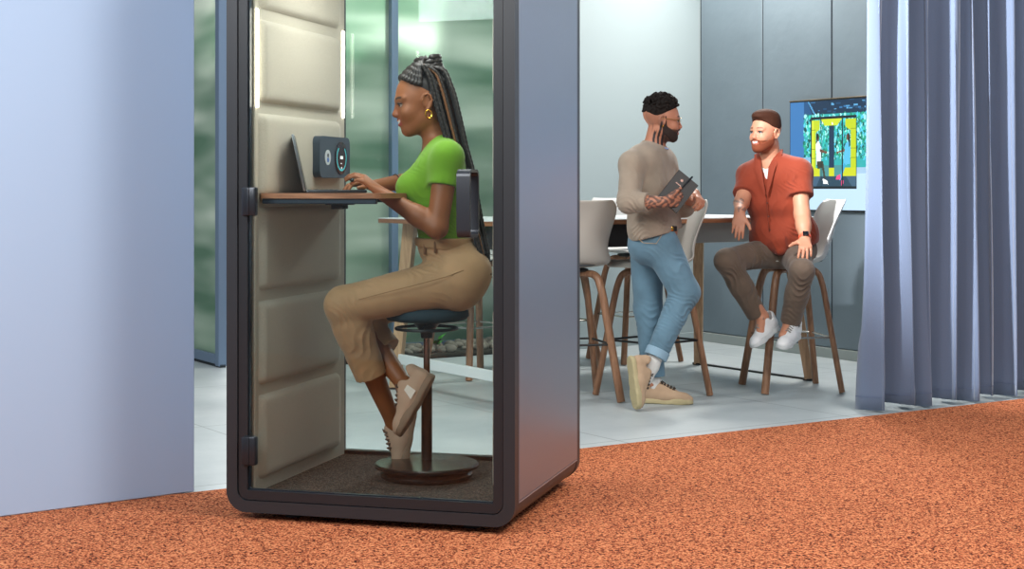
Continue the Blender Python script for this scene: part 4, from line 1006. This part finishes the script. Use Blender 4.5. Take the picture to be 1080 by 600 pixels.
    # earring, ring, armband
    b = MB(); c_ = L.p(-.004, .088, -.052); b.tube([c_+L.f*.012*math.cos(t_/12*6.283)+L.u*.016*math.sin(t_/12*6.283) for t_ in range(13)], .0028, 6); b.obj('earring', mat('gold', '#d9a93f', 0.2, metal=1), e, world=True)
    b = MB(); b.ball(P(371.5, 190, 5.835), .0085, 12); b.obj('ring', mat('dark stone ring', '#1d2a2c', 0.15, metal=.4), e, world=True)
    d = nrm(wrF-elF); b = MB(); c_ = elF+(wrF-elF)*.50; s1 = nrm(np.cross(d, (0, 0, 1))); s2 = np.cross(d, s1)
    b.tube([c_+(s1*math.cos(t_/20*6.283)+s2*math.sin(t_/20*6.283))*.034 for t_ in range(21)], .0022, 6); b.obj('arm_band', mat('dark band', '#2c1c14', 0.5), e, world=True)
    tag(e, 'woman with long black braids, lime t-shirt and tan trousers seated typing', 'person')
woman()

# ------------------------------------------------------------------ standing man
def standing_man():
    e = empty('person', (0.78, 8.75, 0)); skin = '#b47a60'; h = .0042
    lo = P(636, 436, 8.9); lo[1] = 8.22; lo[2] = -.01; hi = P(760, 86, 8.5); hi[1] = 9.12
    def F_(): return Field(lo, hi, h)
    L = Loc(P(699, 127, 8.72), (1, .02, -.10), (.10, 0, 1), 1.0)
    shN, shF = P(667, 173, 8.58), P(700, 172, 8.90); elN, wrN = P(663, 213, 8.48), P(700, 213, 8.38)
    elF, wrF = P(722, 218, 8.86), P(733, 204, 8.62)
    hipS, hipK = P(683, 258, 8.84), P(697, 258, 8.68); kneeS, kneeK = P(683, 325, 8.84), P(722, 308, 8.66)
    ankS, ankK = P(690, 405, 8.80), P(687, 386, 8.58)
    def torso(F, o=0.0):
        F.cone(P(680, 172, 8.66), P(692, 172, 8.84), .088+o, .088+o, .04); F.cone(P(680, 195, 8.68), P(690, 195, 8.82), .105+o, .105+o, .06)
        F.cone(P(684, 222, 8.70), P(692, 222, 8.80), .100+o, .100+o, .06); F.cone(P(685, 243, 8.69), P(695, 243, 8.81), .105+o, .105+o, .06)
        F.cone(shN, P(688, 163, 8.74), .062+o, .055+o, .05); F.cone(shF, P(688, 163, 8.74), .060+o, .055+o, .05)
    F = F_(); torso(F)
    F.cone(P(688, 163, 8.74), P(694, 138, 8.73), .062, .058, .03)
    F.cone(shN, elN, .05, .043, .02); F.cone(elN, elN+(wrN-elN)*.4, .045, .042, .02); F.cone(elN+(wrN-elN)*.3, wrN, .042, .028, .015)
    F.cone(shF, elF, .05, .043, .02); F.cone(elF, wrF, .042, .027, .015)
    F.cone(hipS, kneeS, .085, .06, .03); F.cone(kneeS, ankS, .055, .035, .02); F.cone(hipK, kneeK, .085, .06, .03); F.cone(kneeK, ankK, .055, .035, .02)
    F.cone(ankS, P(706, 424, 8.78), .034, .025, .02); F.cone(ankK, P(673, 415, 8.55), .034, .025, .02)
    head(F, L)
    hand(F, wrN, P(722, 210, 8.42)-wrN, np.array((-.05, -.95, -.35)), np.array((.2, 0, 1)), (.75, .8, .85, .9), 1.02, thumb=(.85, .5, -.1), tc=.1, spread=.02, wr=.027)
    hand(F, wrF, P(739, 211, 8.55)-wrF, np.array((.6, -.5, .5)), np.array((-.5, -.3, -.1)), (.7, .75, .8, .85), 1.0, thumb=(.75, .5, -.3), spread=.03, wr=.026)
    fc = face_cols(L, skin, '#a8665a', '#2a1e19', beard='#3a2721', teeth=True); ink = np.array(lin('#2b3036'))
    def col(V, N):
        C = np.tile(np.array(lin(skin)), (len(V), 1)); C = fc(V, N, C)
        q = L.inv(V); zz = V[:, 2]
        # shaved temple
        m = (q[:, 2] > -.03) & (q[:, 2] < .06) & (q[:, 0] < .0) & (q[:, 0] > -.11) & (np.abs(q[:, 1]) > .03); C[m] = C[m]*.72
        # neck tattoo of upright strokes
        wv = sst(np.sin(q[:, 0]*270+1.0*np.sin(q[:, 2]*45)), -.5, .1)*sst(q[:, 0], -.062, -.05)*(1-sst(q[:, 0], .018, .03))*(1-sst(q[:, 2], -.045-.03*np.sin(q[:, 0]*120), -.03-.03*np.sin(q[:, 0]*120)))*sst(q[:, 2], -.2, -.18)*(V[:, 1] < L.o[1]-.01)
        wv = (wv*.97)[:, None]; C = C*(1-wv)+ink*.5*wv
        # forearm and hand tattoos
        n = np.sin(V[:, 0]*150+3*np.sin(zz*120))+np.sin(zz*170+3*np.sin(V[:, 0]*90))
        m = (zz < P(0, 198, 8.5)[2]) & (zz > P(0, 228, 8.5)[2]) & (V[:, 0] > P(680, 0, 8.4)[0]) & (V[:, 0] < P(722, 0, 8.4)[0]) & (n > -9); wv = (m*sst(n, -.5, .4)*.75)[:, None]; C = C*(1-wv)+ink*wv
        return C
    body = F.mesh('body', skinmat, e, col=col, smooth=1); join_islands(body, eyes(L, e))
    # sweater
    F = F_(); torso(F, .016); F.cone(P(685, 240, 8.66), P(698, 240, 8.84), .108, .108, .04)
    F.cut(P(690, 248, 8.75), (.25, 0, -1))
    d = nrm(elN-shN); F.cone(shN, elN, .066, .062, .03); dw = nrm(wrN-elN); cuff = elN+dw*.115; F.cone(elN, cuff+dw*.02, .062, .050, .02, clip=[(cuff, dw)])
    dw = nrm(wrF-elF); cf = elF+dw*.13; F.cone(shF, elF, .062, .057, .03); F.cone(elF, cf+dw*.02, .056, .046, .02, clip=[(cf, dw)])
    F.cone(P(687, 162, 8.74), P(691, 150, 8.735), .068, .068, .02, clip=[(P(690, 152, 8.735), nrm((.3, -.1, 1)))])
    F.cone(P(690, 158, 8.735), P(694, 142, 8.73), .060, .062, .004, mode='sub')
    F.mesh('sweater', cloth('oatmeal knit', '#9b8c7c', weave=300, fold=6, depth=.012, var=.08), e, smooth=1,
        disp=wrinkles([(elN, .07, (.2, 0, 1), .034, .006), (P(672, 190, 8.5), .07, (1, 0, .8), .04, .004), (P(700, 225, 8.55), .09, (.5, 0, 1), .05, .005), (P(690, 240, 8.55), .12, (.1, .3, 1), .032, .004), (P(700, 185, 8.6), .07, (1, 0, .4), .045, .003)], .0015))
    b = MB(); b.tube([P(692, 155, 8.735)+np.array((math.cos(a_)*.064, math.sin(a_)*.064, -.012*math.cos(a_))) for a_ in np.linspace(-1.5, 1.5, 14)], .006, 8); b.obj('shirt_collar', mat('pale blue collar', '#8fa9d6', 0.8), e, world=True)
    # jeans
    F = F_()
    F.cone(P(683, 258, 8.70), P(693, 258, 8.82), .112, .112, .04); F.cone(P(684, 242, 8.70), P(694, 242, 8.80), .102, .102, .04)
    hemS = P(690, 398, 8.80); hemK = P(691, 377, 8.585)
    F.cone(hipS, kneeS, .103, .078, .03); d = nrm(hemS-kneeS); F.cone(kneeS, hemS, .076, .064, .03, clip=[(hemS, d)])
    F.cone(hipK, kneeK, .103, .083, .04); d = nrm(hemK-kneeK); F.cone(kneeK, hemK+d*.02, .080, .058, .03, clip=[(hemK, d)])
    F.cut(P(690, 238, 8.75), (0, 0, 1))
    jn = cloth('light blue denim', '#5f7f92', weave=420, fold=8, depth=.014, var=0.2, vscale=7, st=(1, 1, .6))
    je = F.mesh('jeans', jn, e, smooth=1,
        disp=wrinkles([(P(708, 268, 8.58), .09, (.7, 0, 1), .045, .006), (P(718, 325, 8.58), .10, (.6, 0, 1), .04, .007), (P(700, 355, 8.54), .08, (.8, 0, .9), .04, .006), (P(680, 340, 8.75), .10, (0, 0, 1), .05, .004), (P(682, 380, 8.74), .07, (.2, 0, 1), .032, .005)], .0015))
    F = F_(); d = nrm(hemK-kneeK); F.cone(hemK-d*.045, hemK+d*.01, .067, .064, .004, clip=[(hemK, d), (hemK-d*.048, -d)]); F.cone(hemK-d*.02, hemK+d*.04, .05, .052, .002, mode='sub')
    F.mesh('turned_cuff', mat('pale denim cuff', '#8dabbf', 0.9, bump=.2, scale=300), e).parent = je
    b = MB(); b.tube([P(668, 246, 8.60), P(678, 256, 8.578), P(692, 257, 8.575), P(698, 248, 8.585)], .0018, 5); b.obj('stitching', mat('tan stitching', '#b59a78', .9), e, world=True).parent = je
    b = MB(); b.box(-.055, .015, -.01, .01, -.015, .015, .004, Matrix.Translation(Vector(P(711, 241, 8.67)))@Matrix.Rotation(.7, 4, 'Z')); b.obj('belt', mat('dark belt', '#1c1815', .5), e, world=True)
    b = MB(); b.box(-.008, .008, -.004, .004, -.012, .012, .003, Matrix.Translation(Vector(P(709, 241.5, 8.635)))@Matrix.Rotation(.3, 4, 'Z')); b.obj('belt_buckle', mat('brass buckle', '#c79b4b', .25, metal=1), e, world=True)
    # socks and shoes
    so = mat('white ribbed sock', '#d9d8d4', .95, bump=.4, scale=120)
    F = F_(); F.cone(hemK-nrm(hemK-kneeK)*.02, ankK, .042, .040, .01); F.cone(ankK, P(681, 400, 8.56), .040, .036, .02); F.mesh('sock', so, e)
    F = F_(); F.cone(P(690, 392, 8.8), P(691, 412, 8.8), .040, .040, .01); F.mesh('sock', so, e)
    mu = mat('sand suede', '#b99c80', .9, bump=.2, scale=140); ms = mat('cream crepe sole', '#b9ab84', .75, bump=.4, scale=60); ml = mat('dark lace cord', '#40352d', .8)
    sneaker('shoe', P(684, 0, 8.80)*[1, 1, 0], (1, -.25, 0), (0, 0, 1), e, mu, ms, ml, 1.02)
    hk = P(663.5, 383, 8.50); tk = P(670, 431, 8.46); tk[2] = .012
    sneaker('shoe', hk, tk-hk, (1, .38, .15), e, mu, ms, ml, 1.02)
    # hair
    F = Field(L.o-.16, L.o+.19, .004); A = L.ax(); rs = random.Random(8)
    F.ell(L.p(-.014, 0, .048), (.100, .078, .086), A, .01, clip=[(L.p(0, 0, .040), nrm(L.f*.5-L.u*.85))])
    for i in range(1100):
        a = rs.uniform(0, 6.283); el_ = rs.uniform(.12, 1.5); x, y, z = math.cos(a)*math.cos(el_), math.sin(a)*math.cos(el_), math.sin(el_)
        if x < -.3 and rs.random() < .6: z -= .25
        pt = (-.014+.102*x, .079*y, .052+.090*z)
        if pt[0]*.5-(pt[2]-.048)*.85 < 0: F.ell(L.p(*pt), [rs.uniform(.005, .0095)]*3, None, .001)
    for i in range(170):
        a = rs.uniform(0, 6.283); el_ = rs.uniform(.35, 1.5); x, y, z = math.cos(a)*math.cos(el_), math.sin(a)*math.cos(el_), math.sin(el_); r_ = rs.uniform(.006, .010); d_ = 1+rs.uniform(.06, .16)
        if (-.014+.1*x)*.5-(.005+.09*z)*.85 < -.02: F.ell(L.p(-.014+.102*x*d_, .079*y*d_, .052+.088*z*d_), [r_]*3, None, .001)
    F.mesh('hair', mat('dark curly hair', '#16100d', .7, bump=.8, scale=160, spec=.2, dist=.004), e)
    F = beard_field(L, .0035); F.mesh('beard', mat('dark trimmed beard', '#2e211c', .85, bump=.6, scale=300), e)
    # glasses, earring
    b = MB()
    for t in (1, -1):
        b.tube([L.p(.098-.012*abs(math.cos(k/20*6.283)), .032*t+.024*math.cos(k/20*6.283), .002+.020*math.sin(k/20*6.283)) for k in range(21)], .0014, 6)
        b.tube([L.p(.088, .056*t, .006), L.p(.04, .074*t, .008), L.p(-.012, .082*t, .006)], .0016, 6)
    b.tube([L.p(.097, .010, .006), L.p(.102, 0, .009), L.p(.097, -.010, .006)], .0014, 6); g = b.obj('glasses', mat('thin gold frame', '#b08a4a', .25, metal=1), e, world=True)
    b = MB(); b.ball(L.p(-.004, -.087, -.036), .005, 10); b.obj('earring', mat('gold stud', '#d9a93f', .2, metal=1), e, world=True)
    tag(e, 'standing bearded man in oatmeal sweater and light jeans, ankles crossed', 'person')
    # notebook and pen are things of their own
    p0, p1, p2 = P(716, 179, 8.47), P(736, 195.5, 8.47), P(691, 206, 8.42)
    ex = nrm(p1-p0); ey = nrm((p2-p0)-ex*((p2-p0) @ ex)); ez = np.cross(ex, ey); ez = ez if ez[1] < 0 else -ez
    w_ = np.linalg.norm(p1-p0)*1.02; l_ = np.linalg.norm(p2-p0)
    M = Matrix([[*ex], [*ey], [*ez]]).transposed().to_4x4(); M.translation = Vector(p0)
    nb = empty('notebook', M @ Vector((w_/2, l_/2, 0)))
    b = MB(); b.box(0, w_, 0, l_, .004, .007, .001, M, 1); b.box(0, w_, 0, l_, -.009, -.006, .001, M, 1); b.box(0, .003, 0, l_, -.009, .007, .001, M, 1); b.obj('cover', mat('black leatherette', '#1d1817', .5), nb, world=True)
    b = MB(); b.box(.003, w_-.003, .003, l_-.003, -.006, .004, 0, M); b.obj('pages', mat('cream pages', '#d8cfbf', .8), nb, world=True)
    b = MB()
    for k in range(8): 
        a = k*6.283/8; Mk = M @ Matrix.Translation((w_*.36+.005*math.cos(a), l_*.20+.005*math.sin(a), .0072)) @ Matrix.Rotation(a, 4, 'Z'); b.box(-.0035, .0035, -.001, .001, 0, .0006, 0, Mk)
    for k in range(7): b.box(w_*.22+.005*k, w_*.22+.005*k+.0032, l_*.33, l_*.33+.0055, .0072, .0078, 0, M)
    b.obj('cover_mark', mat('pink foil mark', '#c79a8c', .4, metal=.3), nb, world=True)
    tag(nb, 'black notebook with a small pink mark held by the standing man', 'notebook')
    pn = empty('pen', P(721, 196, 8.44)); b = MB(); b.tube([P(711, 207, 8.415), P(728.5, 188.5, 8.435)], .0042, 10); b.obj('barrel', mat('black pen', '#15181c', .3), pn, world=True)
    b = MB(); b.tube([P(728.5, 188.5, 8.435), P(730.5, 186.3, 8.437)], .0048, 10); b.tube([P(729.6, 186.0, 8.427), P(723, 193, 8.421)], .0014, 6); b.obj('clip', mat('dark steel clip', '#3a4148', .3, metal=.8), pn, world=True)
    tag(pn, 'slim black pen lying across the black notebook', 'pen')
standing_man()

# ------------------------------------------------------------------ seated man
def seated_man():
    e = empty('person', (1.62, 9.3, 0.0)); skin = '#c2876b'; h = .0042
    lo = P(742, 372, 9.3)-np.array((0, .62, 0)); hi = P(880, 108, 9.0)+np.array((0, .75, 0))
    def F_(): return Field(lo, hi, h)
    L = Loc(P(807, 140, 9.22), (-.78, -.66, -.02), (.03, 0, 1), 1.0)
    # his left shoulder is nearer the camera on the right, his right one further left
    shR, shL = P(791, 186, 9.36), P(842, 182, 9.20); elL, wrL = P(846, 226, 9.10), P(849, 252, 8.98)
    elR, wrR = P(782, 214, 9.22), P(780, 224, 9.04)
    hipR, hipL = P(813, 266, 9.32), P(838, 268, 9.28); kneeR, kneeL = P(766, 275, 8.98), P(846, 286, 8.88)
    ankR, ankL = P(804, 334, 9.12), P(833, 341, 9.03)
    def torso(F, o=0.0):
        F.cone(P(806, 190, 9.31), P(828, 190, 9.25), .094+o, .094+o, .05); F.cone(P(808, 215, 9.31), P(832, 215, 9.25), .096+o, .096+o, .06)
        F.cone(P(814, 245, 9.31), P(838, 245, 9.26), .102+o, .102+o, .06); F.cone(shR, P(812, 174, 9.28), .062+o, .055+o, .05); F.cone(shL, P(814, 174, 9.28), .064+o, .055+o, .05)
    F = F_(); torso(F); F.cone(P(813, 176, 9.28), P(811, 152, 9.25), .062, .058, .03)
    F.cone(P(814, 266, 9.3), P(838, 266, 9.28), .10, .10, .04)
    F.cone(shL, elL, .052, .046, .02); F.cone(elL, elL+(wrL-elL)*.5, .046, .043, .02); F.cone(elL+(wrL-elL)*.4, wrL, .043, .030, .015)
    F.cone(shR, elR, .052, .045, .02); F.cone(elR, wrR, .044, .030, .015)
    for hp, kn, an in ((hipR, kneeR, ankR), (hipL, kneeL, ankL)): F.cone(hp, kn, .085, .058, .03); F.cone(kn, an, .053, .035, .02)
    F.cone(ankR, P(802, 350, 9.04), .035, .026, .02); F.cone(ankL, P(826, 354, 8.95), .035, .026, .02)
    head(F, L)
    hand(F, wrL, P(850, 270, 8.83)-wrL, np.array((.0, -.75, .65)), np.array((-1, 0, 0)), ((.35, .35, .15), (.4, .35, .15), (.45, .35, .15), (.5, .35, .15)), 1.04, thumb=(.55, .85, -.1), spread=.12, wr=.029)
    hand(F, wrR, P(778, 246, 8.97)-wrR, np.array((-.1, -1, .2)), np.array((1, 0, 0)), (.25, .22, .22, .25), 1.04, thumb=(.75, .6, -.1), spread=.03, wr=.028)
    fc = face_cols(L, skin, '#b4685a', '#6b3d24', beard='#843f22'); ink = np.array(lin('#4b4a4c'))
    def col(V, N):
        C = np.tile(np.array(lin(skin)), (len(V), 1)); C = fc(V, N, C)
        n = np.sin(V[:, 0]*130+3*np.sin(V[:, 2]*100))+np.sin(V[:, 2]*140)
        m = (V[:, 0] < P(786, 0, 9.1)[0]) & (V[:, 2] > P(0, 224, 9.1)[2]) & (V[:, 2] < P(0, 208, 9.1)[2]) & (n > .2) & (V[:, 0] > P(776, 0, 9.1)[0]); C[m] = C[m]*.4+ink*.6
        return C
    body = F.mesh('body', skinmat, e, col=col, smooth=1); join_islands(body, eyes(L, e, '#3a4a52'))
    # white t-shirt under the open collar
    F = F_(); torso(F, .005); F.cone(P(812, 178, 9.27), P(810, 150, 9.24), .063, .068, .004, mode='sub')
    F.cut(P(800, 170, 9.2), (-.2, -.3, 1)); F.cut(P(812, 225, 9.2), (0, 0, -1)); F.mesh('undershirt', mat('white cotton', '#e4e2de', .9), e)
    # rust shirt, open at the neck
    F = F_(); torso(F, .022)
    F.cone(P(812, 252, 9.28), P(842, 250, 9.25), .118, .120, .05)
    F.cone(P(821, 256, 9.16), P(823, 264, 9.14), .055, .030, .06)
    F.cut(P(822, 273, 9.2), (-.30, 0, -1), P(742, 300, 9.9)-np.array((0, 2, 0)), P(822, 240, 9.9)); F.cut(P(822, 273, 9.2), (.42, 0, -1), P(822, 300, 9.9)-np.array((0, 2, 0)), P(885, 235, 9.9)+np.array((0.2, 0, 0)))
    d = nrm(elL-shL); F.cone(shL, shL+d*.19, .078, .075, .03, clip=[(shL+d*.15, d)]); d = nrm(elR-shR); F.cone(shR, shR+d*.17, .072, .068, .03, clip=[(shR+d*.155, d)])
    F.cone(P(811, 180, 9.27), P(811, 150, 9.25), .066, .074, .004, mode='sub')
    # V opening
    ff = nrm((-.48, -.87, 0)); cc = P(816, 205, 9.28)+ff*.130; ct = P(812, 168, 9.27)+ff*.075
    F.cone(ct, cc, .034, .004, .004, mode='sub'); F.cone(ct, ct+(cc-ct)*.6+ff*.02, .030, .018, .004, mode='sub')
    sh = F.mesh('shirt', cloth('rust linen shirt', '#822e12', weave=260, fold=7, depth=.014), e, smooth=1,
        disp=wrinkles([(P(795, 240, 9.1), .10, (1, 0, .25), .07, .007), (P(845, 240, 9.12), .10, (.7, 0, 1), .05, .007), (P(838, 190, 9.12), .07, (.8, 0, .6), .04, .004), (P(815, 225, 9.1), .1, (1, 0, .2), .08, .005), (P(825, 262, 9.05), .07, (1, 0, 0), .06, .005)], .002))
    b = MB(); rm = mat('rust collar', '#7c2c12', .85, bump=.3, scale=260)
    for s_, pts in ((1, 0), (-1, 0)):
        lat = nrm((.87, -.48, 0))*s_; bk = P(813, 158, 9.27)-ff*.04
        pts = [bk+lat*.045+np.array((0, 0, .0)), P(812, 163, 9.27)+lat*.066+ff*.03, ct+(cc-ct)*.25+lat*.042+ff*.012, ct+(cc-ct)*.62+lat*.026+ff*.012, cc+lat*.006+ff*.004]
        b.tube([tuple(p) for p in pts], [.018, .022, .023, .016, .005], 8, flat=(1, .3), ref=tuple(lat))
    b.obj('collar', rm, e, world=True).parent = sh
    b = MB(); b.tube([cc+ff*.002, P(817, 225, 9.28)+ff*.128, P(820, 248, 9.28)+ff*.135], .0022, 6); b.obj('button_placket', mat('dark rust seam', '#5f220d', .9), e, world=True).parent = sh
    for v, u in ((214, 806), (228, 808), (242, 811)):
        b = MB(); b.ball(P(816+(v-205)*.1, v, 9.28)+ff*(.128), .0055, 10); b.obj('button', mat('brown button', '#4d2413', .4), e, world=True).parent = sh
    # trousers
    F = F_(); F.cone(P(812, 264, 9.3), P(842, 264, 9.28), .112, .112, .04)
    for hp, kn, an, hem in ((hipR, kneeR, ankR, P(798, 331, 9.13)), (hipL, kneeL, ankL, P(834, 339, 9.03))):
        F.cone(hp, kn, .093, .067, .04); d = nrm(hem-kn); F.cone(kn, kn+(hem-kn)*.5, .067, .066, .03); F.cone(kn+(hem-kn)*.4, hem+d*.02, .067, .058, .02, clip=[(hem, d)])
    F.cut(P(825, 283, 9.3), (0, 0, -1), P(796, 330, 9.2), P(880, 280, 9.7))
    F.mesh('trousers', cloth('taupe checked wool', '#645447', fold=7, depth=.012, var=.12), e, smooth=1,
        disp=wrinkles([(P(772, 290, 8.95), .08, (.8, 0, 1), .04, .005), (P(800, 268, 9.1), .10, (1, 0, .5), .05, .005), (P(842, 300, 8.88), .08, (.3, 0, 1), .04, .005), (P(836, 325, 9.0), .08, (.4, 0, 1), .035, .004), (P(790, 305, 9.05), .08, (1, 0, .3), .05, .004)], .0015))
    # shoes on the foot ring
    mw = mat('white leather', '#e3e5e6', .5); ms = mat('white rubber', '#cfd2d3', .5); ml = mat('grey laces', '#8f8f8a', .8)
    hr = P(817, 349, 9.15); sneaker('shoe', hr, P(794, 368, 8.98)-hr, (-.62, -.42, .65), e, mw, ms, ml, .98)
    hl = P(838, 357, 9.08); sneaker('shoe', hl, P(822, 369, 8.87)-hl, (-.15, -.55, .85), e, mw, ms, ml, .98)
    # hair and beard
    A = L.ax(); F = Field(L.o-.16, L.o+.19, .004); rs = random.Random(4)
    F.ell(L.p(-.014, 0, .045), (.098, .077, .086), A, .01, clip=[(L.p(0, 0, .018), nrm(L.f*.62-L.u*.78))])
    F.ell(L.p(.030, 0, .098), (.066, .056, .036), A, .02, clip=[(L.p(.06, 0, .080), nrm(-L.u+L.f*.3))]); F.ell(L.p(-.02, 0, .092), (.075, .062, .042), A, .03)
    for i in range(0):
        y = -.055+.11*rs.random(); x = .075-rs.random()*.12; F.cone(L.p(x-.03, y*1.05, .126), L.p(x+.012, y*.95, .130-.1*abs(x-.02)), .008, .009, .008)
    F.mesh('hair', mat('auburn short hair', '#3c2013', .75, bump=.7, scale=130, stretch=(1, 1, .3), spec=.2, dist=.004), e, smooth=1)
    F = beard_field(L, .0045)
    F.mesh('beard', mat('ginger beard', '#7c3b20', .85, bump=.6, scale=300), e)
    # watch
    d = nrm(wrL-elL); c_ = wrL-d*.012; s1 = nrm(np.cross(d, (0, 1, 0))); s2 = np.cross(d, s1); b = MB()
    b.tube([c_+(s1*math.cos(t_/24*6.283)+s2*math.sin(t_/24*6.283))*.034 for t_ in range(25)], .010, 6, flat=(.35, 1), ref=s1); wt = b.obj('watch_strap', mat('coral watch strap', '#f0603f', .5), e, world=True)
    fr = nrm(np.array((0, -1, .3))-d*(np.array((0, -1, .3)) @ d)); rt = np.cross(d, fr); M = Matrix([[*rt], [*d], [*fr]]).transposed().to_4x4(); M.translation = Vector(c_+fr*.036)
    b = MB(); b.box(-.017, .017, -.015, .015, -.006, .006, .004, M); o = b.obj('watch_case', mat('black watch', '#101216', .2), e, world=True); o.parent = wt
    tag(e, 'smiling bearded man in rust orange shirt seated on a bar stool', 'person')
seated_man()
